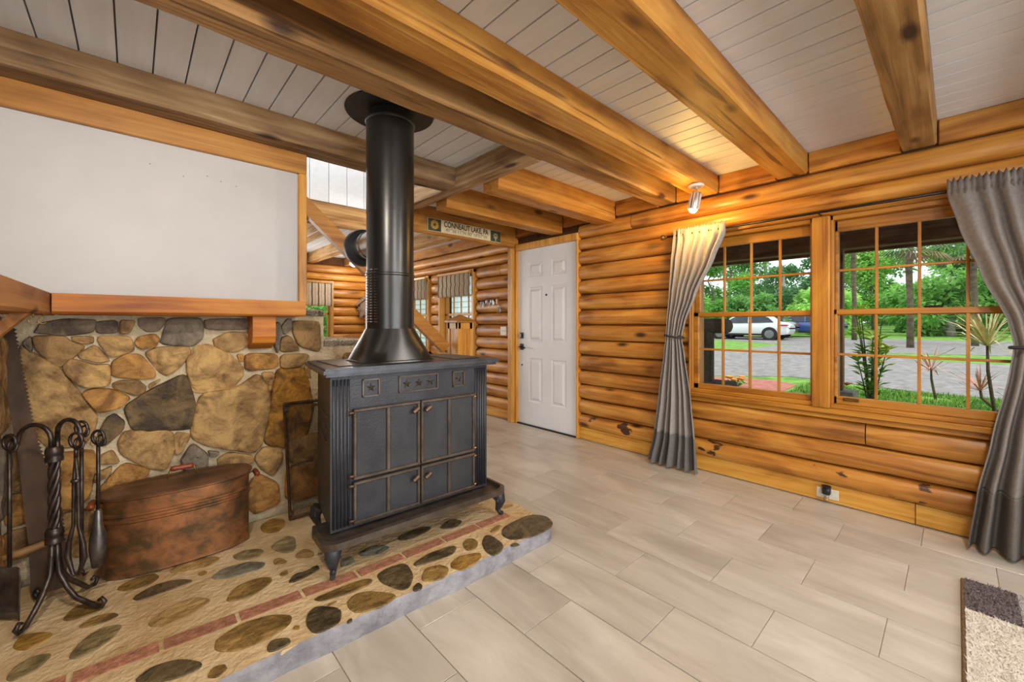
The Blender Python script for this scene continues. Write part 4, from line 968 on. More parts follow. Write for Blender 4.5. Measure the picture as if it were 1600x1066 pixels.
for r_, f_ in ((.03, -.145), (.19, .0), (-.13, .05), (.02, .14)):
    L_ = math.hypot(r_, f_); u = (r_ / L_, f_ / L_)
    pr = [(.01, .27), (.013, .2), (.02, .14), (.05, .085), (.085, .045), (L_ - .03, .014), (L_ - .005, .012), (L_ + .006, .03), (L_ - .008, .045), (L_ - .02, .036)]
    part('foot', MB().tube([T(u[0] * a, u[1] * a, z) for a, z in pr], [.009] * 6 + [.0085, .008, .007, .005], 8), 'wrought_iron', stand, True)
def ring(c, r, tilt=0, n=14): return [(c[0] + er.x * r * math.cos(2 * math.pi * k / n), c[1] + er.y * r * math.cos(2 * math.pi * k / n) + tilt * r * math.sin(2 * math.pi * k / n), c[2] + r * 1.15 * math.sin(2 * math.pi * k / n)) for k in range(n)]
def tool(name, loc_rf, ztop, zlow, label):
    x, y, _ = T(*loc_rf, 0)
    t = thing(name, (TC.x + x, TC.y + y, HZ), label, 'fire tool', 'hanging fireplace tools')
    hm = MB().tube(ring((0, 0, ztop), .024), .0055, 7, closed=True); hm.tube(ring((er.x * .012, er.y * .012, ztop - .012), .017, .6), .0045, 7, closed=True)
    part('ring_handle', hm, 'wrought_iron', t, True)
    part('rod', MB().tube([(0, 0, ztop - .026), (0, 0, zlow)], .0065, 8), 'wrought_iron', t, True)
    return t
sh = tool('fire_shovel', (-.112, -.05), .665, .20, 'iron hearth shovel hanging on the left of the tool stand')
bl_ = MB(); rows = []
for i in range(8):
    z = .20 - .19 * i / 7; w = .058 if i > 0 else .053; row = []
    for j in range(9):
        q = -1 + 2 * j / 8; dep = .012 * (abs(q) ** 4) + .004 * i / 7
        v = er * (w * q) - ef * dep; row.append((v.x, v.y, z))
    rows.append(row)
bo = part('blade', bl_.grid(rows), 'shovel_steel', sh, 50); mod = bo.modifiers.new('t', 'SOLIDIFY'); mod.thickness = .003
tg = tool('fire_tongs', (.105, -.02), .665, .60, 'iron tongs with a ring handle hanging on the right of the tool stand')
for s_ in (-1, 1):
    pts = [(0, 0, .60), (er.x * s_ * .008, er.y * s_ * .008, .50), (er.x * s_ * .01, er.y * s_ * .01, .34), (er.x * s_ * .028, er.y * s_ * .028, .27), (er.x * s_ * .032, er.y * s_ * .032, .22), (er.x * s_ * .012, er.y * s_ * .012, .155), (er.x * s_ * .004, er.y * s_ * .004, .15)]
    part('arm', MB().tube(pts, [.006, .006, .006, .008, .010, .006, .004], 8), 'wrought_iron', tg, True)
part('tie', MB().lathe([(.012, .505), (.015, .508), (.015, .515), (.012, .518)], (0, 0, 0), 12), 'wrought_iron', tg, True)
pk = tool('fire_poker', (.04, .062), .69, .17, 'iron poker hanging behind the tongs on the tool stand')
part('tip', MB().tube([(0, 0, .17), (0, 0, .12), (er.x * .012, er.y * .012, .10), (er.x * .03, er.y * .03, .115)], [.0065, .006, .005, .002], 8), 'wrought_iron', pk, True)
bh = tool('fire_brush', (.094, .075), .65, .36, 'slim iron fire brush hanging at the right end of the tool stand')
part('ferrule', MB().lathe([(.007, .36), (.012, .35), (.014, .30), (.026, .25), (.028, .20), (.02, .13), (0, .125)], (0, 0, 0), 12), 'shovel_steel', bh, True)
# ================================================================ CROSSCUT SAW
saw = thing('crosscut_saw', (-.30, 2.55, HZ), 'old rusty crosscut saw leaning in the corner behind the fire tools', 'saw')
edge = [(-.369, 1.206), (-.304, .749), (-.225, .409), (-.205, .20)]; back = [(-.215, .10), (-.30, .10), (-.310, .30), (-.345, .675), (-.376, .895), (-.395, 1.206)]
poly = []
for (x0, z0), (x1, z1) in zip(edge, edge[1:]):
    n = int(math.hypot(x1 - x0, z1 - z0) / .016)
    for k in range(n):
        t = k / n; t2 = (k + .5) / n
        poly += [(x0 + (x1 - x0) * t, z0 + (z1 - z0) * t), (x0 + (x1 - x0) * t2 + .008, z0 + (z1 - z0) * t2)]
poly += back
part('blade', MB().prism([(x + .30, z - HZ) for x, z in poly], lambda x, z: (x, 2.49 + .125 * (z + HZ) - 2.55, z), lambda x, z: (x, 2.4925 + .125 * (z + HZ) - 2.55, z)), 'saw_steel', saw)
part('handle', MB().tube([(-.09, -.045, .20), (-.03, -.045, .205), (.03, -.04, .215), (.075, -.035, .22)], [.013, .016, .015, .012], 8), 'saw_handle_wood', saw, True)
# ================================================================ FIRE SCREEN leaning on the wall
scr = thing('fire_screen', (.64, 2.53, HT), 'bronze-framed mesh screen panel leaning on the stones left of the stove', 'screen')
Wd, Hh, ln = .30, .635, .125
def SP(x, z, d=0): return (x, ln * z / Hh - d, z)
fm = MB()
for a, b in (((0, .011), (Wd, .011)), ((0, Hh), (Wd, Hh)), ((.006, .011), (.006, Hh)), ((Wd - .006, .011), (Wd - .006, Hh))):
    fm.tube([SP(*a), SP(*b)], .009, 4)
part('frame', fm, 'knob_bronze', scr)
ms = MB()
for k in range(1, 38): ms.tube([SP(.006 + k * (Wd - .012) / 38, .01), SP(.006 + k * (Wd - .012) / 38, Hh - .01)], .0008, 3, cap=False)
for k in range(1, 80): ms.tube([SP(.01, k * Hh / 80), SP(Wd - .01, k * Hh / 80)], .0008, 3, cap=False)
o = part('wire_mesh', ms, 'screen_mesh', scr); o['kind'] = 'stuff'
for z in (.03, Hh - .04): part('clip', MB().box(.0, .02, SP(0, z)[1] - .014, SP(0, z)[1] - .004, z, z + .025, .002), 'knob_bronze', scr)
# ================================================================ CURTAINS
def curtain(name, prof, x0, folds, mcol, mhem, label, zhem, ph, tie_z, mir, tie_c):
    """prof: list of (z, y_a, y_b, amp); drawn side profile of the cloth"""
    t = thing(name, (x0, (prof[-1][1] + prof[-1][2]) / 2, 0), label, 'curtain', 'grey window curtains')
    oy = t.location.y
    zs = []; z = prof[0][0]
    while z > prof[-1][0]: zs.append(z); z -= .022
    zs.append(prof[-1][0]); NC = folds * 10
    def at(z):
        for (za, a0, a1, am), (zb_, b0, b1, bm_) in zip(prof, prof[1:]):
            if za >= z >= zb_:
                k = (za - z) / (za - zb_); k = k * k * (3 - 2 * k) * .35 + k * .65; return a0 + (b0 - a0) * k, a1 + (b1 - a1) * k, am + (bm_ - am) * k
        return prof[-1][1:]
    def rows(zl):
        out = []
        for z in zl:
            a, b, am = at(z); r = []
            top = max(0, (z - (prof[0][0] - .07)) / .07)
            for k in range(NC + 1):
                u = k / NC; ww = u + .018 * math.sin(u * 17 + z * 2 + ph)
                d = math.sin(ww * folds * 2 * math.pi + .6 * math.sin(z * 1.7 + ph)) * am * (.75 + .5 * fbm(u * 4, z * .8, ph, 1))
                if top > 0:
                    d = d * (1 - .5 * top) + .010 * math.sin(u * folds * 7.3 * math.pi + ph) * (.4 + abs(math.sin(z * 90)))
                y = a + (b - a) * u; zz = z
                if z == prof[0][0]: zz += .012 * math.sin(u * folds * 7.3 * math.pi + 1) 
                r.append((-d - .016, y - oy, zz))
            out.append(r)
        return out
    up = [z for z in zs if z >= zhem] + [zhem]; lo = [zhem] + [z for z in zs if z < zhem]
    cl = part('cloth', MB().grid(rows(up)), mcol, t, True); hm = part('hem_band', MB().grid(rows(lo)), mhem, t, True, label='darker hem band of the curtain')
    for o in (cl, hm):
        s_ = o.modifiers.new('thick', 'SOLIDIFY'); s_.thickness = .003; s_.offset = 0
    a, b, am = at(tie_z)
    pts = [(-.016 - (am + .022) * math.sin(th), (a + b) / 2 - oy + ((b - a) / 2 + .012) * math.cos(th), tie_z + .010 * math.cos(th) * mir) for th in [2 * math.pi * k / 20 for k in range(20)]]
    part('tieback', MB().tube(pts, .009, 7, closed=True), 'cord_dark', t, True)
    part('tieback_cord', MB().tube([(-(am + .03), a + .02 - oy, tie_z), (-(am + .04), a + .0 - oy, tie_z + .012), (-(am + .03), a - .015 - oy, tie_z + .002)], .004, 6), 'cord_dark', t, True)
    return t
curtain('window_curtain', [(1.955, 1.175, 1.575, .018), (1.88, 1.175, 1.575, .022), (1.70, 1.25, 1.59, .03), (1.42, 1.385, 1.605, .034), (1.20, 1.47, 1.625, .03), (1.085, 1.50, 1.635, .022), (.95, 1.475, 1.65, .03), (.6, 1.42, 1.70, .04), (.25, 1.385, 1.75, .05), (.018, 1.37, 1.81, .058)],
        3.268, 6, 'fabric_taupe', 'fabric_hem', 'grey curtain tied back beside the front door, lit yellow by the spotlight', .285, .3, 1.085, 1, None)
curtain('window_curtain', [(1.965, -.62, .035, .016), (1.89, -.62, .035, .02), (1.72, -.62, -.005, .03), (1.45, -.60, -.085, .036), (1.2, -.57, -.175, .036), (1.08, -.545, -.195, .03), (.95, -.56, -.18, .036), (.6, -.60, -.12, .05), (.3, -.63, -.07, .06), (.018, -.65, -.04, .068)],
        3.255, 8, 'fabric_dark', 'fabric_dark_hem', 'dark taupe curtain tied back at the right edge of the window', .325, 2.1, 1.08, -1, None)
rod = thing('curtain_rod', (3.268, .5, 1.912), 'dark curtain rod above the two windows with a round finial', 'curtain rod')
part('bar', MB().tube([(0, -1.25, 0), (0, 1.14, 0)], .0085, 10), 'rod_metal', rod, True)
part('finial', MB().lathe([(.006, 0), (.012, .004), (.007, .010), (.020, .024), (.026, .036), (.022, .050), (.010, .058), (0, .06)], (0, 1.135, 0), 16, M=Matrix.Rotation(R(-90), 3, 'X')), 'finial_bronze', rod, True)
for y in (.11, 1.10, -.9): part('bracket', MB().tube([(0, y, 0), (.02, y, -.004), (3.36 + .012 - 3.268, y, -.004)], .006, 6).box(.088, .10, y - .012, y + .012, -.03, .03), 'rod_metal', rod, 50)
# ================================================================ SPOTLIGHTS
def spotlight(loc, aim, label, power, color, glow, size=R(110), blend=.6):
    t = thing('ceiling_spotlight', loc, label, 'spotlight', 'ceiling spotlights')
    part('canopy', MB().lathe([(0, -.001), (.052, -.001), (.056, -.008), (.05, -.017), (.02, -.022), (0, -.022)], (0, 0, 0), 28), 'lamp_white', t, 40)
    part('stem', MB().lathe([(.010, -.02), (.008, -.035), (.013, -.055), (.013, -.066), (0, -.07)], (0, 0, 0), 14), 'lamp_nickel', t, 40)
    d = Vector(aim).normalized(); q = d.to_track_quat('-Z', 'Y').to_matrix(); c = Vector((0, 0, -.068))
    hd = part('shade', MB().lathe([(.012, .012), (.034, .010), (.036, -.02), (.036, -.115), (.033, -.12), (.033, -.03), (0, -.025)], c, 22, M=q), 'lamp_nickel', t, 40)
    fl_ = MB()
    for k in range(10):
        a = 2 * math.pi * k / 10; fl_.tube([c + q @ Vector((.037 * math.cos(a), .037 * math.sin(a), 0)), c + q @ Vector((.037 * math.cos(a), .037 * math.sin(a), -.112))], .0025, 5)
    part('shade_ribs', fl_, 'lamp_white', hd)
    part('bulb', MB().lathe([(0, -.142), (.018, -.138), (.028, -.126), (.030, -.105), (0, -.10)], c, 16, M=q), glow, t, True)
    l = bpy.data.lights.new('spot_light', 'SPOT' if size else 'POINT'); l.energy = power; l.color = color; l.shadow_soft_size = .04
    if size: l.spot_size = size; l.spot_blend = blend
    o = bpy.data.objects.new('spot_light', l); col.objects.link(o); o.parent = t; o.location = c + d * .165; o.rotation_euler = d.to_track_quat('-Z', 'Y').to_euler()
    return t
spotlight((3.065, 1.31, BZ), (-.13, .13, -.95), 'small ceiling spotlight glowing above the left curtain', 20, (1, .58, .14), 'bulb_warm', 0, 0)
spotlight((-.13, .79, BZ), (.22, .80, -.72), 'ceiling spotlight aimed at the hearth, behind the viewer', 64, (1, .90, .76), 'bulb_warm', R(128), .55)
spotlight((2.1, -.47, BZ), (.1, .6, -.75), 'added fill spotlight over the rug, behind the viewer', 85, (1, .95, .88), 'bulb_warm', R(150), .9)  # unseen fixture added as high general fill
spotlight((.75, -.47, BZ), (.35, .8, -.6), 'added fill spotlight straight behind the viewer', 45, (1, .95, .88), 'bulb_warm', R(150), .9)  # another unseen fixture, added to brighten the room from above
# ================================================================ RUG
rug = thing('area_rug', (2.825, -.012, 0), 'shaggy patchwork rug in cream, grey and dark brown at the lower right corner', 'rug')
part('backing', MB().box(-2.2, 0, -1.6, 0, 0.001, .012, .004), 'rug_edge', rug)
patch = []
xs2 = [0, -.30, -.95, -1.45, -2.18]; ys2 = [0, -.165, -.62, -1.1, -1.59]
cols_ = ['rug_dark', 'rug_grey', 'rug_cream', 'rug_dark', 'rug_cream', 'rug_grey', 'rug_cream', 'rug_dark', 'rug_cream', 'rug_grey', 'rug_dark', 'rug_cream', 'rug_grey', 'rug_dark', 'rug_cream', 'rug_grey']
PATCH = [(0, -.30, -.012, -.165, 'rug_dark'), (0, -.30, -.165, -.62, 'rug_grey'), (-.30, -1.02, -.012, -.165, 'rug_cream'), (-.30, -.9, -.165, -.45, 'rug_grey'), (-1.02, -2.18, -.012, -.30, 'rug_grey'), (-.90, -1.6, -.30, -.8, 'rug_cream'), (-.30, -.9, -.45, -1.0, 'rug_dark'), (0, -.30, -.62, -1.59, 'rug_cream'), (-.3, -1.2, -1.0, -1.59, 'rug_grey'), (-1.2, -2.18, -.8, -1.59, 'rug_dark'), (-1.6, -2.18, -.3, -.8, 'rug_dark')]
for x1, x0, y1, y0, c in PATCH:
    pm = MB(); nn = int(abs((x1 - x0) * (y1 - y0)) * 26000)
    vis = y1 > -.9
    nn = min(nn, 5200) if vis else 600
    pm.box(x0, x1 - (.004 if x1 == 0 else 0), y0, y1, .011, .015)
    for _ in range(nn):
        x = rnd.uniform(x0, x1 - .004); y = rnd.uniform(y0, y1); a = rnd.uniform(0, 6.3); l = rnd.uniform(.008, .016); w = .0022
        dx, dy = math.cos(a), math.sin(a)
        pm.add([(x - dy * w, y + dx * w, .014), (x + dy * w, y - dx * w, .014), (x + dx * l * .7, y + dy * l * .7, .014 + l * .8)], [(0, 1, 2)])
    o = part('pile_patch', pm, c, rug); o['kind'] = 'stuff'
# ================================================================ OUTLET with plugged-in light
ol = thing('wall_outlet', (XW - .022, .585, .055), 'ivory wall outlet with a small plug-in light in the baseboard', 'outlet')
part('plate', MB().box(-.006, 0, -.06, .06, -.034, .034, .003), 'plastic_ivory', ol)
for y in (-.035, .035): part('socket', MB().box(-.009, -.006, y - .014, y + .014, -.014, .014, .003), 'plastic_ivory', ol)
fr_ = tag(part('plug_in_freshener', MB().box(-.055, -.010, -.022, .022, .005, .05, .006).lathe([(.024, .05), (.026, .052), (.026, .06), (0, .062)], (-.034, 0, 0), 16), 'plastic_black', None, 50, loc=(XW - .022, .585, .055)), 'small black plug-in freshener with clear bottle on the outlet', 'freshener')
part('bottle', MB().lathe([(.010, .004), (.014, 0), (.015, -.03), (.012, -.04), (0, -.042)], (-.034, 0, 0), 16), 'clear_plastic', fr_, True)
part('oil', MB().lathe([(0, -.02), (.013, -.02), (.013, -.03), (.010, -.038), (0, -.039)], (-.034, 0, 0), 16), 'sign_flower', fr_, True)
# ---- light switch plate and keys on the far stretch of the log wall
LX = XW - .064
sw = thing('switch_plate', (LX, 3.80, 1.025 + .075), 'ivory switch plate on the logs left of the door', 'light switch')
part('plate', MB().box(-.008, .012, -.055, .055, -.055, .055, .003), 'plastic_ivory', sw)
for y in (-.024, .024): part('toggle', MB().box(-.018, -.008, y - .005, y + .005, -.004, .012, .002), 'plastic_ivory', sw)
kz = 1.47
def keyset(y, z, n, cols_, label, sd):
    rr_ = random.Random(sd)
    t = thing('key_bunch', (LX + .004, y, z), label, 'keys', 'keys hanging on the logs')
    part('hook', MB().tube([(.02, 0, .0), (-.012, 0, 0), (-.02, 0, -.008), (-.018, 0, .012)], .003, 6), 'lock_black', t, True)
    part('key_ring', MB().tube([(-.018, .016 * math.cos(a), -.014 + .016 * math.sin(a)) for a in [2 * math.pi * k / 14 for k in range(14)]], .0018, 5, closed=True), 'steel', t, True)
    for k in range(n):
        a = R(-90 + (k - (n - 1) / 2) * 26); c, s_ = math.cos(a), math.sin(a); L_ = rr_.uniform(.05, .075); o = (-.02 - .003 * k, .014 * c, -.014 + .014 * s_)
        pl_ = [(0, -.012), (.01, -.015), (.024, -.013), (.028, -.005), (L_, -.005), (L_ + .004, 0), (L_ - .004, .004), (.028, .005), (.024, .013), (.01, .015), (0, .012)]
        if k == 0: pl_ = [(0, -.014), (.05, -.02), (.062, -.012), (.062, .012), (.05, .02), (0, .014)]
        f = lambda d: (lambda u, v: (o[0] - d, o[1] + u * c - v * s_, o[2] + u * s_ + v * c))
        part('key' if k else 'key_fob', MB().prism(pl_, f(0), f(.004 if k else .01)), cols_[k % len(cols_)], t)
keyset(4.20, 1.50, 4, ['plastic_black', 'steel', 'lock_black'], 'bunch of keys with a black fob, farthest from the door', 1)
keyset(4.10, 1.515, 3, ['tag_coloured', 'knob_bronze', 'steel'], 'bunch of bronze keys hanging second from the window', 2)
keyset(4.00, 1.51, 4, ['steel', 'steel', 'lock_black'], 'bunch of grey steel keys in the middle of the hooks', 3)
keyset(3.90, 1.52, 2, ['tag_coloured', 'brass_pin'], 'brass keys with a reddish tag near the door post', 4)
keyset(3.86, 1.42, 3, ['knob_bronze', 'lock_black'], 'dark keys hanging lowest on the logs', 5)
# ================================================================ LAKE SIGN
sg = thing('lake_sign', (2.135, 3.555, 2.115), 'cream sign reading CONNEAUT LAKE, PA with flower pictures on the header plank', 'sign')
SW, SH = .955, .128
part('board', MB().box(0, SW, -.014, .002, 0, SH, .002), 'sign_cream', sg)
for x0, x1, nm in ((.004, .155, 0), (SW - .15, SW - .004, 1)):
    pc = part('picture', MB().box(x0, x1, -.0155, -.014, .004, SH - .004), 'sign_green', sg)
    fm2 = MB(); cx = (x0 + x1) / 2; cz = SH / 2 + .002
    for k in range(14 if nm == 0 else 9):
        a = 2 * math.pi * k / (14 if nm == 0 else 9); r1 = .052 if nm == 0 else .036
        fm2.prism([(cx + math.cos(a) * .01, cz + math.sin(a) * .01), (cx + math.cos(a - .17) * r1 * .75, cz + math.sin(a - .17) * r1 * .75), (cx + math.cos(a) * r1, cz + math.sin(a) * r1), (cx + math.cos(a + .17) * r1 * .75, cz + math.sin(a + .17) * r1 * .75)], lambda x, z: (x, -.0155, z), lambda x, z: (x, -.0165, z))
    if nm: fm2.box(cx - .004, cx + .004, -.0165, -.0155, .01, cz)
    part('flower_print', fm2, 'sign_flower' if nm == 0 else 'sign_cream', pc)
def text(s_, size, loc, m, parent, name, width=None):
    cu = bpy.data.curves.new(name, 'FONT'); cu.body = s_; cu.size = size; cu.align_x = 'LEFT'; cu.align_y = 'CENTER'; cu.extrude = .0006; cu.offset = size * .018
    tmp = bpy.data.objects.new(name, cu); col.objects.link(tmp); bpy.context.view_layer.update()
    me = bpy.data.meshes.new_from_object(tmp.evaluated_get(bpy.context.evaluated_depsgraph_get())); bpy.data.objects.remove(tmp)
    if width:
        xs = [v.co.x for v in me.vertices]; k = width / (max(xs) - min(xs)); x0 = min(xs)
        for v in me.vertices: v.co.x = (v.co.x - x0) * k
    me.materials.clear(); me.materials.append(MATS[m]); o = bpy.data.objects.new(name, me); col.objects.link(o)
    o.parent = parent; o.location = loc; o.rotation_euler = (R(90), 0, 0); return o
text('CONNEAUT LAKE, PA', .080, (.19, -.0152, .088), 'ink', sg, 'lettering', .58)
text("41°36'11\"N 80°18'07\"W", .048, (.21, -.0152, .034), 'ink_faded', sg, 'coordinates_lettering', .55)
# ================================================================ STRIPED ROMAN BLINDS
def blind(a0, a1, z0, z1, axis, label):
    t = thing('roman_blind', ((XW - .09, (a0 + a1) / 2, z1) if axis == 1 else ((a0 + a1) / 2, YF - .09, z1)), label, 'blind', 'striped roman blinds')
    W = a1 - a0; H = z1 - z0; n = max(4, int(W / .10))
    def rows(u0, u1, off):
        out = []
        for i in range(13):
            v = i / 12; z = -H * v; d = .012 * abs(math.sin(v * math.pi * 2)) + .006 * v + off
            out.append([((-d, u, z) if axis == 1 else (u, -d, z)) for u in (u0, u1)])
        return out
    c = MB().grid(rows(-W / 2, W / 2, 0)); o = part('cloth', c, 'blind_cloth', t, True); o.modifiers.new('t', 'SOLIDIFY').thickness = .004
    for k in range(n + 1):
        u = -W / 2 + .02 + (W - .04) * k / n
        part('stripe', MB().grid(rows(u - .009, u + .009, .0045)), 'blind_stripe', t, True)
        for q in (-.024, .026):
            if k < n: part('pinstripe', MB().grid(rows(u + q + .02, u + q + .023, .0045)), 'blind_stripe', t, True)
    part('head_rail', (MB().box(-.03, .015, -W / 2, W / 2, -.02, .012, .003) if axis == 1 else MB().box(-W / 2, W / 2, -.03, .015, -.02, .012, .003)), 'trim_wood_y', t)
blind(4.45, 5.24, 1.575, 1.905, 1, 'striped blind on the window beside the key hooks')
blind(5.58, 6.38, 1.575, 1.905, 1, 'striped blind on the window just right of the stove pipe')
blind(1.66, 2.53, 1.49, 1.905, 0, 'striped blind on the far window left of the cuckoo clock')
# ================================================================ CUCKOO CLOCK
ck = thing('cuckoo_clock', (3.10, YF - .075, 1.45), 'carved grey-brown cuckoo clock on the far log wall', 'clock')
part('case', MB().prism([(-.11, -.10), (.11, -.10), (.11, .10), (0, .20), (-.11, .10)], lambda x, z: (x, -.09, z), lambda x, z: (x, .02, z)), 'clock_wood', ck)
part('roof', MB().prism([(-.17, .07), (0, .215), (.17, .07), (.15, .10), (0, .25), (-.15, .10)], lambda x, z: (x, -.12, z), lambda x, z: (x, .02, z)), 'clock_wood', ck)
part('dial', MB().lathe([(0, 0), (.06, 0), (.066, .01), (.05, .016), (0, .014)], (0, -.09, 0), 20, M=Matrix.Rotation(R(90), 3, 'X')), 'clock_wood', ck, 40)
for i, (x, z, r_) in enumerate(((0, .275, .05), (-.13, .0, .05), (.13, 0, .05), (-.10, -.12, .05), (.10, -.12, .05), (0, -.16, .05))):
    lf = MB()
    for k in range(5):
        a = R(90 + 72 * k + i * 20); lf.prism([(x, z), (x + r_ * .5 * math.cos(a - .4), z + r_ * .5 * math.sin(a - .4)), (x + r_ * math.cos(a), z + r_ * math.sin(a)), (x + r_ * .5 * math.cos(a + .4), z + r_ * .5 * math.sin(a + .4))], lambda p, q: (p, -.115, q), lambda p, q: (p, -.085, q))
    part('carved_leaf', lf, 'clock_wood', ck)
part('pendulum', MB().tube([(0, -.06, -.10), (0, -.06, -.30)], .004, 6).lathe([(0, 0), (.03, 0), (.03, .008), (0, .008)], (0, -.064, -.31), 16, M=Matrix.Rotation(R(90), 3, 'X')), 'brass_pin', ck, 50)
# ---- ceiling lamp of the far room
fl2 = thing('ceiling_lamp', (2.80, 6.8, BZ), 'white glowing oval ceiling lamp in the far room', 'lamp')
part('base', MB().lathe([(0, 0), (.17, 0), (.17, -.02), (0, -.02)], (0, 0, 0), 32), 'lamp_white', fl2, 40)
part('diffuser', MB().lathe([(.16, -.02), (.165, -.04), (.13, -.07), (.06, -.085), (0, -.088)], (0, 0, 0), 32), 'lamp_glow', fl2, True)
pl = bpy.data.lights.new('far_lamp_light', 'POINT'); pl.energy = 18; pl.color = (1, .93, .82); pl.shadow_soft_size = .12
po = bpy.data.objects.new('far_lamp_light', pl); col.objects.link(po); po.parent = fl2; po.location = (0, 0, -.22)
# ================================================================ OUTDOORS
def gz(x): return -.15 + .0144 * (x - 3.6)
def gpoly(pts, lift, m, name, label=None):
    mb = MB(); n = len(pts)
    mb.add([(x, y, gz(x) + lift) for x, y in pts] + [(x, y, gz(x) + lift - .1) for x, y in pts], [tuple(range(n))] + [(k, (k + 1) % n, n + (k + 1) % n, n + k) for k in range(n)] + [tuple(range(2 * n - 1, n - 1, -1))])
    return struct(name, mb, m, label)
gpoly([(3.62, -60), (110, -60), (110, 80), (3.62, 80)], 0, 'lawn', 'ground', 'green lawn in front of the house')
gpoly([(-40, 7.7), (3.62, 7.7), (3.62, 80), (-40, 80)], -.0, 'lawn', 'ground_far', 'green ground behind the house')
gpoly([(9.9, 14), (9.85, 4.2), (11.2, 2.6), (10.4, .5), (10.2, -9), (17.0, -9), (17.6, .72), (20.5, 2.0), (24, 5.0), (23.0, 6.0), (18.0, 6.3), (17.5, 14)], .012, 'gravel', 'driveway', 'grey gravel driveway crossing the yard')
gpoly([(24.0, 6.0), (24, 5.0), (20.5, 2.0), (24, -9), (32, -9), (33.5, 22), (26.8, 22), (26.6, 9.3)], .010, 'gravel', 'parking_strip', 'gravel parking strip in front of the trees')
path = gpoly([(8.6, 2.2), (9.9, 2.2), (10.3, 2.7), (9.9, 4.2), (8.6, 4.2)], .008, 'paving_brick', 'garden_path', 'red brick garden path beside the lawn')
# grass blades on the near lawn
gb = MB(); gr = random.Random(3); PLANTS = [(7.0, .755), (9.7, .234), (8.75, -.447), (7.6, -.334)]
for _ in range(26000):
    x = gr.uniform(6.6, 10.3); y = gr.uniform(-1.5, 5)
    if 8.5 < x < 10.4 and 2.1 < y < 4.3: continue
    if any(math.hypot(x - a_, y - b_) < .22 for a_, b_ in PLANTS): continue      # bare soil round the planted stems
    a = gr.uniform(0, 6.3); h = gr.uniform(.04, .09); w = .007; z = gz(x)
    gb.add([(x - w * math.sin(a), y + w * math.cos(a), z), (x + w * math.sin(a), y - w * math.cos(a), z), (x + .04 * math.cos(a), y + .04 * math.sin(a), z + h)], [(0, 1, 2)])
o = part('grass', gb, 'lawn'); tag(o, 'short bright green grass of the near lawn', 'grass', kind='stuff')
# porch
struct('porch_floor', MB().box(3.60, 6.3, -6, 4.1, -.25, -.12), 'concrete', 'concrete porch floor outside the windows')
struct('porch_roof', MB().add([(3.6, -6, 2.62), (6.7, -6, 2.36), (6.7, 4.1, 2.36), (3.6, 4.1, 2.62), (3.6, -6, 2.68), (6.7, -6, 2.42), (6.7, 4.1, 2.42), (3.6, 4.1, 2.68)], [(0, 1, 2, 3), (4, 5, 6, 7), (0, 1, 5, 4), (1, 2, 6, 5), (2, 3, 7, 6), (3, 0, 4, 7)]), 'porch_wood', 'brown porch roof outside')
o = part('porch_beam', MB().box(5.92, 6.08, -6, 4.1, 2.04, 2.32, .01), 'porch_wood'); tag(o, 'dark brown porch beam seen through the top panes', 'beam')
o = part('porch_fascia', MB().box(6.62, 6.68, -6, 4.1, 2.08, 2.36, .006), 'porch_wood'); tag(o, 'brown board along the outer edge of the porch roof', 'board')
for i, y in enumerate((3.6, 2.4, 1.2, .0, -1.2, -2.4)):
    o = part('porch_rafter', MB().tube([(3.62, y, 2.50), (6.6, y, 2.30)], .06, 8), 'porch_wood', None, True)
    tag(o, ('first', 'second', 'third', 'fourth', 'fifth', 'sixth')[i] + ' round brown porch rafter counted from the left', 'rafter', 'porch rafters')
o = thing('porch_post', (6.0, .935, -.12), 'brown porch post outside the right window standing on a block', 'post')
part('pier', MB().box(-.10, .10, -.10, .10, 0, .46, .004), 'stone_block', o)
part('post_cap', MB().box(-.15, .15, -.16, .16, .46, .545, .006), 'stone_block', o)
part('shaft', MB().box(-.055, .055, -.055, .055, .545, 2.16, .006), 'porch_post_wood', o)
# cat tree on the porch
ct = thing('cat_tree', (3.86, 1.535, -.12), 'dark carpeted cat tree on the porch outside the left window', 'cat tree')
part('base', MB().box(-.2, .2, -.2, .2, 0, .05, .01), 'cat_carpet', ct)
part('post', MB().lathe([(.045, .05), (.045, .73)], (0, 0, 0), 16), 'cat_carpet', ct, 40)
part('platform', MB().box(-.16, .16, -.19, .10, .73, .79, .012), 'cat_carpet', ct)
part('post', MB().lathe([(.045, .79), (.045, 1.245)], (0, 0, 0), 16), 'cat_carpet', ct, 40)
part('perch', MB().tube([(0, -.20, 1.29), (0, -.185, 1.29), (0, -.16, 1.29), (0, .16, 1.29), (0, .19, 1.29)], [.02, .052, .066, .066, .04], 16), 'cat_carpet', ct, 50)
# orange flower clump on the path edge
fc = thing('flower_clump', (8.75, 2.97, gz(8.75) + .008), 'small orange flowers beside the brick path', 'flowers')
part('leaves', (lambda m: [m.tube([(0, 0, 0), (.15 * math.cos(a), .15 * math.sin(a), .12), (.24 * math.cos(a), .24 * math.sin(a), .08)], [.02, .025, .003], 4) for a in [k * .7 for k in range(9)]] and m)(MB()), 'leaf_green', fc)
for k in range(6): part('bloom', MB().lathe([(0, 0), (.05, .02), (.065, .05), (.03, .06), (0, .05)], (.13 * math.cos(k * 1.1), .13 * math.sin(k * 1.1), .13 + .02 * (k % 3)), 10), 'flower_orange', fc, True)
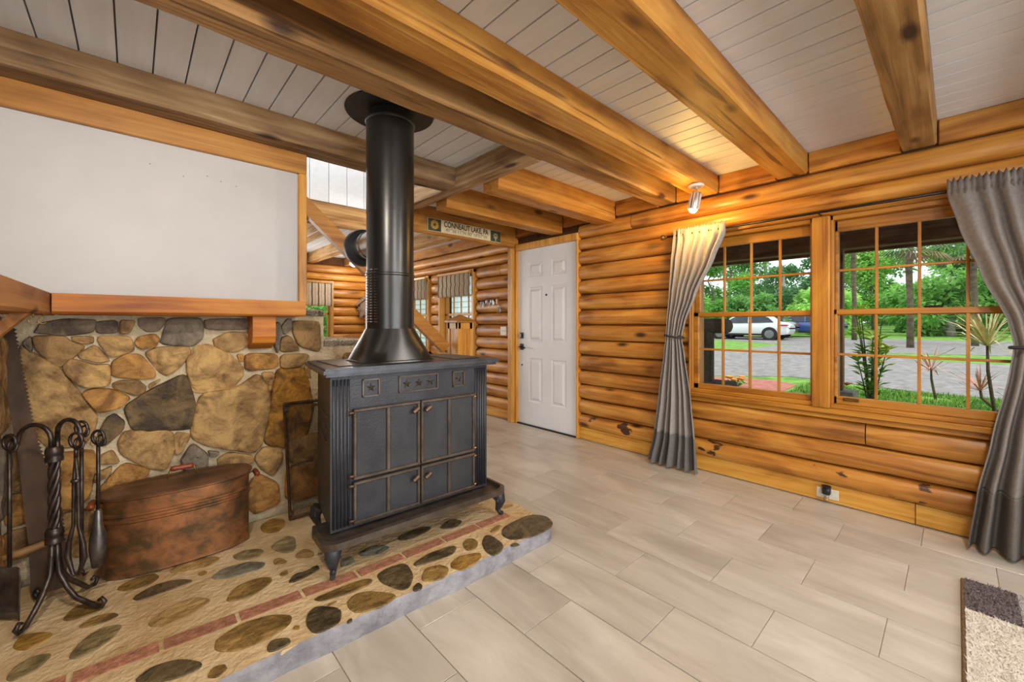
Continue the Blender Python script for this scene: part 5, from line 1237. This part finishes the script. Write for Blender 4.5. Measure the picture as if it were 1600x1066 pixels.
# leafy shrub in front of the right window
def leafquad(m, p, d, L_, w, up=Vector((0, 0, 1))):
    d = d.normalized(); s_ = d.cross(up); s_ = s_.normalized() if s_.length > .01 else Vector((1, 0, 0)); n_ = s_.cross(d) * (L_ * .12)
    m.add([p, p + d * L_ * .5 + s_ * w + n_, p + d * L_, p + d * L_ * .5 - s_ * w + n_], [(0, 1, 2), (0, 2, 3)])
sb = thing('flowering_shrub', (7.0, .755, gz(7.0)), 'young shrub with yellow-green leaf tips and a red flower outside the right window', 'shrub')
rs = random.Random(11); stm = MB(); lg = MB(); ly = MB()
for k in range(11):
    a = rs.uniform(0, 6.28); sp = rs.uniform(.25, .75); H_ = rs.uniform(.75, 1.45); pts = []
    for i in range(7):
        t = i / 6; pts.append(Vector((math.cos(a) * sp * t ** 1.3 * .7, math.sin(a) * sp * t ** 1.3 * .32, H_ * t)))
    stm.tube(pts, [.012 - .0012 * i for i in range(7)], 5)
    for i in range(2, 7):
        for q in range(5 if i < 6 else 10):
            b = rs.uniform(0, 6.28); d = Vector((math.cos(b), math.sin(b), rs.uniform(.1, .8)))
            leafquad(ly if i >= 5 and k % 2 == 0 else lg, pts[i] + Vector((0, 0, rs.uniform(-.06, .04))), d, rs.uniform(.09, .15), .03)
part('stems', stm, 'twig', sb); o = part('green_leaves', lg, 'leaf_green', sb); o['kind'] = 'stuff'; o = part('yellow_leaves', ly, 'leaf_yellow', sb); o['kind'] = 'stuff'
fl3 = MB()
for k in range(6):
    a = k * 1.05; leafquad(fl3, Vector((-.3, .20, .50)), Vector((math.cos(a), math.sin(a), .5)), .09, .035)
part('blossom', fl3, 'petal_red', sb, label='red-orange blossom')
def dracaena(loc, h, r_, n, m, label, lean, sd):
    t = thing('dracaena', loc, label, 'plant', 'spiky dracaena plants'); rr_ = random.Random(sd)
    tipp = Vector((lean[0], lean[1], h))
    part('stem', MB().tube([(0, 0, 0), (lean[0] * .2, lean[1] * .5, h * .35), (lean[0] * .6, lean[1] * .95, h * .7), tipp], [.022, .02, .018, .014], 6), 'twig', t, True)
    lf = MB()
    for k in range(n):
        a = k * 2.4; e = rr_.uniform(-.25, 1.35); d = Vector((math.cos(a) * math.cos(e), math.sin(a) * math.cos(e), math.sin(e))); L_ = r_ * rr_.uniform(.75, 1.1)
        s_ = d.cross(Vector((.1, .2, 1))).normalized() * .011; mid = tipp + d * L_ * .55 + Vector((0, 0, .03)); end = tipp + d * L_ + Vector((0, 0, -.12 * L_ * math.cos(e)))
        lf.add([tipp - s_ * .6, tipp + s_ * .6, mid + s_, mid - s_, end], [(0, 1, 2, 3), (3, 2, 4)])
    o = part('leaves', lf, m, t); o['kind'] = 'stuff'; return t
dracaena((9.7, .234, gz(9.7)), .49, .45, 34, 'dracaena_pink', 'pink spiky dracaena low outside the right window, left one', (-.1, .05), 1)
dracaena((8.75, -.447, gz(8.75)), .32, .40, 34, 'dracaena_pink', 'low pink spiky dracaena right below the curtain edge', (.0, .22), 2)
dracaena((7.6, -.334, gz(7.6)), 1.01, .62, 70, 'dracaena_cream', 'tall cream and pink spiky dracaena beside the right curtain', (.05, .08), 3)
# ---- cars
def car(loc, rz, paint, label, L_=4.75, Wd=1.9, Hh=1.62, small=False):
    t = thing('car', loc, label, 'car', 'parked cars', rz)
    S = [(-2.36, .55, .78, .86, .62), (-2.25, .36, .92, 1.0, .80), (-1.9, .30, 1.0, 1.12, .90), (-1.5, .28, 1.02, 1.42, .93), (-1.1, .28, 1.0, 1.58, .94), (-.4, .27, .99, 1.64, .95), (.3, .27, .98, 1.60, .95), (.75, .27, .97, 1.42, .95), (1.25, .28, .96, 1.05, .94), (1.8, .30, .90, .96, .90), (2.2, .34, .80, .84, .80), (2.36, .45, .68, .70, .62)]
    rows = []
    for x, zb_, zbelt, zr, hw in S:
        top = zr; ti = .72 if zr > 1.15 else .90
        rows.append([(x, s_ * w, z) for s_, w, z in ((-1, hw * .9, zb_), (-1, hw, zb_ + .18), (-1, hw, zbelt - .12), (-1, hw * .96, zbelt), (-1, hw * ti * .98, top - .06), (-1, hw * ti * .8, top), (1, hw * ti * .8, top), (1, hw * ti * .98, top - .06), (1, hw * .96, zbelt), (1, hw, zbelt - .12), (1, hw, zb_ + .18), (1, hw * .9, zb_))])
    m = MB().grid(rows); n = 12
    m.add(rows[0], [tuple(range(n))]); m.add(rows[-1], [tuple(range(n))]); m.add([r[0] for r in rows] + [r[-1] for r in rows], [(i, i + 1, len(rows) + i + 1, len(rows) + i) for i in range(len(rows) - 1)])
    body_ = part('body', m, paint, t, 40)
    for s_ in (-1, 1):
        g = [(-1.62, 1.07), (-1.30, 1.36), (-.7, 1.52), (.2, 1.52), (.68, 1.34), (1.05, 1.05), (.3, 1.03), (-.8, 1.05)]
        f = lambda d: (lambda x, z: (x, s_ * (.955 - .42 * max(0, (z - .99)) * 1.0 + d - (.03 if abs(x) > 1.2 else 0)), z))
        part('side_glass', MB().prism(g, f(-.02), f(.012)), 'car_glass', t)
        part('window_bar', MB().prism([(-.32, 1.04), (-.25, 1.04), (-.22, 1.52), (-.28, 1.52)], f(0), f(.016)), paint, t)
        part('mirror', MB().box(.72, .92, s_ * .93, s_ * 1.10, 1.03, 1.15, .03), paint, t)
        part('door_sill', MB().box(-1.0, 1.0, s_ * .90, s_ * .965, .27, .38, .01), 'tyre', t)
        for x in (-1.4, 1.42):
            part('wheel_arch', MB().lathe([(.30, 0), (.42, 0), (.42, .012), (.30, .012)], (x, s_ * .945, .36), 28, M=Matrix.Rotation(R(-90 * s_), 3, 'X')), 'tyre', t)
            wh = part('wheel', MB().lathe([(.22, -.10), (.34, -.11), (.36, -.08), (.36, .08), (.34, .11), (.25, .11), (.24, .08)], (x, s_ * .86, .36), 28, M=Matrix.Rotation(R(-90 * s_), 3, 'X')), 'tyre', t, 40)
            hub = MB().lathe([(.225, .09), (.245, .095), (.245, .115), (.225, .118)], (x, s_ * .86, .36), 28, M=Matrix.Rotation(R(-90 * s_), 3, 'X'))
            for k in range(5):
                a = k * 2 * math.pi / 5; ca, sa = math.cos(a), math.sin(a)
                hub.prism([(.03, -.035), (.235, -.06), (.235, .06), (.03, .035)], lambda u, v: (x + u * ca - v * sa, s_ * .955, .36 + u * sa + v * ca), lambda u, v: (x + u * ca - v * sa, s_ * .985, .36 + u * sa + v * ca))
            part('rim', hub, 'steel', wh, 40)
        part('tail_light', MB().box(-2.33, -1.95, s_ * .74, s_ * .935, .86, .93, .01), 'tail_red', t); part('head_light', MB().box(2.0, 2.28, s_ * .60, s_ * .86, .70, .80, .01), 'car_glass', t)
    part('rear_glass', MB().prism([(-.6, 0), (.6, 0), (.5, 1), (-.5, 1)], lambda y, q: (-2.0 + .5 * q, y, 1.12 + .35 * q), lambda y, q: (-2.03 + .5 * q, y, 1.15 + .35 * q)), 'car_glass', t)
    part('wind_screen', MB().prism([(-.72, 0), (.72, 0), (.56, 1), (-.56, 1)], lambda y, q: (1.22 - .75 * q, y, 1.06 + .46 * q), lambda y, q: (1.25 - .75 * q, y, 1.08 + .46 * q)), 'car_glass', t)
    return t
car((28.7, 8.95, gz(28.7)), R(90), 'car_white', 'white hatchback-style SUV parked across the driveway')
car((31.8, 9.4, gz(31.8)), R(90), 'car_grey', 'dark grey SUV with a red tail light behind the white car')
car((34.6, 7.3, gz(34.4)), R(90), 'car_blue', 'blue car parked at the right of the others')
# ---- trees
def tree_meshes(sd, H_, Rr, leaf, n, low=.06, cs=1):
    rr_ = random.Random(sd); tr = MB(); lf = MB()
    tr.tube([(rr_.uniform(-.1, .1) * i, rr_.uniform(-.1, .1) * i, H_ * .8 * i / 5) for i in range(6)], [.24, .2, .17, .13, .09, .05], 8)
    cl = []
    for k in range(26):
        z = H_ * rr_.uniform(low, 1); rad = Rr * (1 - abs(z / H_ - .5) * .9) * math.sqrt(rr_.random()); a = rr_.uniform(0, 6.28)
        c = Vector((rad * math.cos(a), rad * math.sin(a), z)); cl.append((c, rr_.uniform(.6, 1.15) * cs))
        tr.tube([(0, 0, max(.4, z - rad * .6)), c], [.05, .015], 5)
    for _ in range(n):
        c, s_ = rr_.choice(cl); v = Vector((rr_.gauss(0, 1), rr_.gauss(0, 1), rr_.gauss(0, .8))).normalized() * s_ * rr_.uniform(.55, 1.05)
        d = Vector((v.x + rr_.uniform(-.5, .5), v.y + rr_.uniform(-.5, .5), rr_.uniform(-.7, .4)))
        leafquad(lf, c + v, d, rr_.uniform(.24, .42), rr_.uniform(.07, .12), Vector((rr_.uniform(-.4, .4), rr_.uniform(-.4, .4), 1)))
    return tr.mesh('trunk', 'bark' if sd % 2 else 'bark_pale', True), lf.mesh('foliage', leaf)
KINDS = [tree_meshes(1, 9.5, 2.6, 'leaf_0', 8000), tree_meshes(2, 11, 2.8, 'leaf_1', 8000), tree_meshes(3, 8.5, 2.6, 'leaf_2', 8000), tree_meshes(4, 12, 3.0, 'leaf_3', 8000)]
SHR = [tree_meshes(5, 2.6, 1.7, 'leaf_2', 3200, .02, .6), tree_meshes(6, 3.0, 1.9, 'leaf_0', 3200, .02, .6), tree_meshes(8, 2.4, 1.7, 'leaf_1', 3000, .02, .6)]
def plant_tree(name, kind, x, y, s_, rz, label, grp, cat):
    t = thing(name, (x, y, gz(x)), label, cat, grp, rz); t.scale = (s_, s_, s_)
    link('trunk', kind[0], t); link('foliage', kind[1], t)['kind'] = 'stuff'
tr_ = random.Random(21)
WORD = ['mid-green broadleaf tree', 'dark green broadleaf tree', 'light yellow-green tree', 'tall bluish green tree']
ORD = ['first', 'second', 'third', 'fourth', 'fifth', 'sixth', 'seventh', 'eighth', 'ninth', 'tenth', 'eleventh', 'twelfth', 'thirteenth', 'fourteenth']
def reach(kind):      # widest horizontal reach of a plant from its stem
    return max(math.hypot(v.co.x, v.co.y) for me_ in kind for v in me_.vertices)
RK = [reach(k) for k in KINDS]; RS = [reach(k) for k in SHR]
i = 0
HS = 1.35; sx = 36.2 + max(RS) * HS; sx2 = sx + 2 * max(RS) * HS + .1; xx = sx2 + max(RS) * HS + .1
for row, (y0, y1, s0) in enumerate(((-9, 25, 1.1), (-11, 30, 1.5), (-13, 34, 1.9))):
    y = y1 - 2.2 * row; q = 0; xx += max(RK) * s0 * 1.02
    while y > y0:
        k = (i * 3 + row) % 4; s_ = s0 * tr_.uniform(.9, 1.0); y -= RK[k] * s_
        plant_tree('broadleaf_tree', KINDS[k], xx, y, s_, tr_.uniform(0, 6.28), '%s, %s from the left in the %s row beyond the driveway' % (WORD[k], ORD[q], ('front', 'middle', 'back')[row]), 'trees behind the driveway', 'tree')
        y -= RK[k] * s_; i += 1; q += 1
    xx += max(RK) * s0 * 1.02
for hrow, (hx, y) in enumerate(((sx, 22), (sx2, 24.5), (xx + max(RS) * HS * 1.5, 40))):
    q = 0
    while y > (-9, -9, -16)[hrow] and q < len(ORD):
        k = i % 3; s_ = tr_.uniform(.92, 1.0) * HS * (1, 1, 1.5)[hrow]; y -= RS[k] * s_
        plant_tree('undergrowth_shrub', SHR[k], hx, y, s_, tr_.uniform(0, 6), ('light green', 'mid-green', 'dark green')[k] + ' hedge shrub, %s from the left in the %s' % (ORD[q], ('front hedge', 'hedge behind the front one', 'hedge behind all trees')[hrow]), 'hedge shrubs', 'shrub')
        y -= RS[k] * s_; i += 1; q += 1
# far side of the house, seen through the far window and the side windows
for q, (x, y, k) in enumerate(((-1.0, 20, 2), (5.6, 20, 0), (-7.5, 20, 1), (12.4, 20, 3), (2.4, 28, 1))):
    plant_tree('broadleaf_tree', KINDS[k], x, y, .8, q * 1.3, ('light', 'mid-green', 'dark', 'bluish', 'dense')[q] + ' tree in the garden beyond the far window', 'garden trees', 'tree')
for q, (x, y, k) in enumerate(((-.4, 13, 0), (3.4, 12.8, 1), (-4.2, 13.2, 2))):
    plant_tree('garden_shrub', SHR[k], x, y, .75, q * 1.7, ('light green', 'mid-green', 'dark green')[q] + ' shrub close behind the far window', 'garden shrubs', 'shrub')
# ---- palms
def palm(x, y, h, sd, label):
    t = thing('palm_tree', (x, y, gz(x)), label, 'palm', 'palms beside the driveway'); rr_ = random.Random(sd)
    part('trunk', MB().tube([(0, 0, 0), (.05, 0, h * .4), (0, .05, h * .8), (0, 0, h)], [.13, .11, .12, .11], 10), 'palm_bark', t, True)
    lf = MB(); dd = MB()
    for k in range(34):
        a = k * 2.4; e = rr_.uniform(-.5, 1.3); d = Vector((math.cos(a) * math.cos(e), math.sin(a) * math.cos(e), math.sin(e)))
        base = Vector((0, 0, h)); c = base + d * rr_.uniform(.7, 1.0); s_ = d.cross(Vector((0, 0, 1))).normalized(); u = s_.cross(d)
        lf.tube([base, c], .015, 4)
        for j in range(13):
            b = R(-78 + 13 * j); v = (d * math.cos(b) + s_ * math.sin(b)).normalized(); L_ = .85 * (.7 + .3 * math.cos(b))
            e_ = c + v * L_ + Vector((0, 0, -.22)); mm = c + v * L_ * .5; w = v.cross(u).normalized() * .035
            (lf if e > -.3 else dd).add([c, mm + w, e_, mm - w], [(0, 1, 2, 3)])
    o = part('fronds', lf, 'palm_leaf', t); o['kind'] = 'stuff'; o = part('dead_fronds', dd, 'palm_dead', t); o['kind'] = 'stuff'
palm(24.5, 1.35, 4.4, 1, 'fan palm with hanging dead fronds in the middle of the right window')
palm(27.5, -.55, 4.3, 2, 'fan palm half behind the right curtain')
palm(30.5, 4.0, 5.6, 3, 'tall fan palm left of the others in the right window')
# ---- white clapboard shed seen through the side window
sd_ = thing('shed', (7.2, 8.2, gz(7.2)), 'white clapboard shed seen through the windows beside the keys', 'shed')
part('walls', MB().box(0, 3, -1.2, 6, 0, 2.9), 'siding_white', sd_)
for k in range(18): part('clapboard', MB().add([(-.004, -1.2, .03 + k * .16), (-.004, 6, .03 + k * .16), (-.03, 6, .03 + k * .16), (-.03, -1.2, .03 + k * .16), (-.004, -1.2, .185 + k * .16), (-.004, 6, .185 + k * .16), (-.01, 6, .185 + k * .16), (-.01, -1.2, .185 + k * .16)], [(0, 1, 2, 3), (4, 5, 6, 7), (0, 1, 5, 4), (1, 2, 6, 5), (2, 3, 7, 6), (3, 0, 4, 7)]), 'siding_white', sd_)
part('roof', MB().prism([(-.3, 2.85), (1.5, 3.7), (3.3, 2.85), (3.3, 2.95), (1.5, 3.82), (-.3, 2.95)], lambda x, z: (x, -1.5, z), lambda x, z: (x, 6.3, z)), 'concrete', sd_)
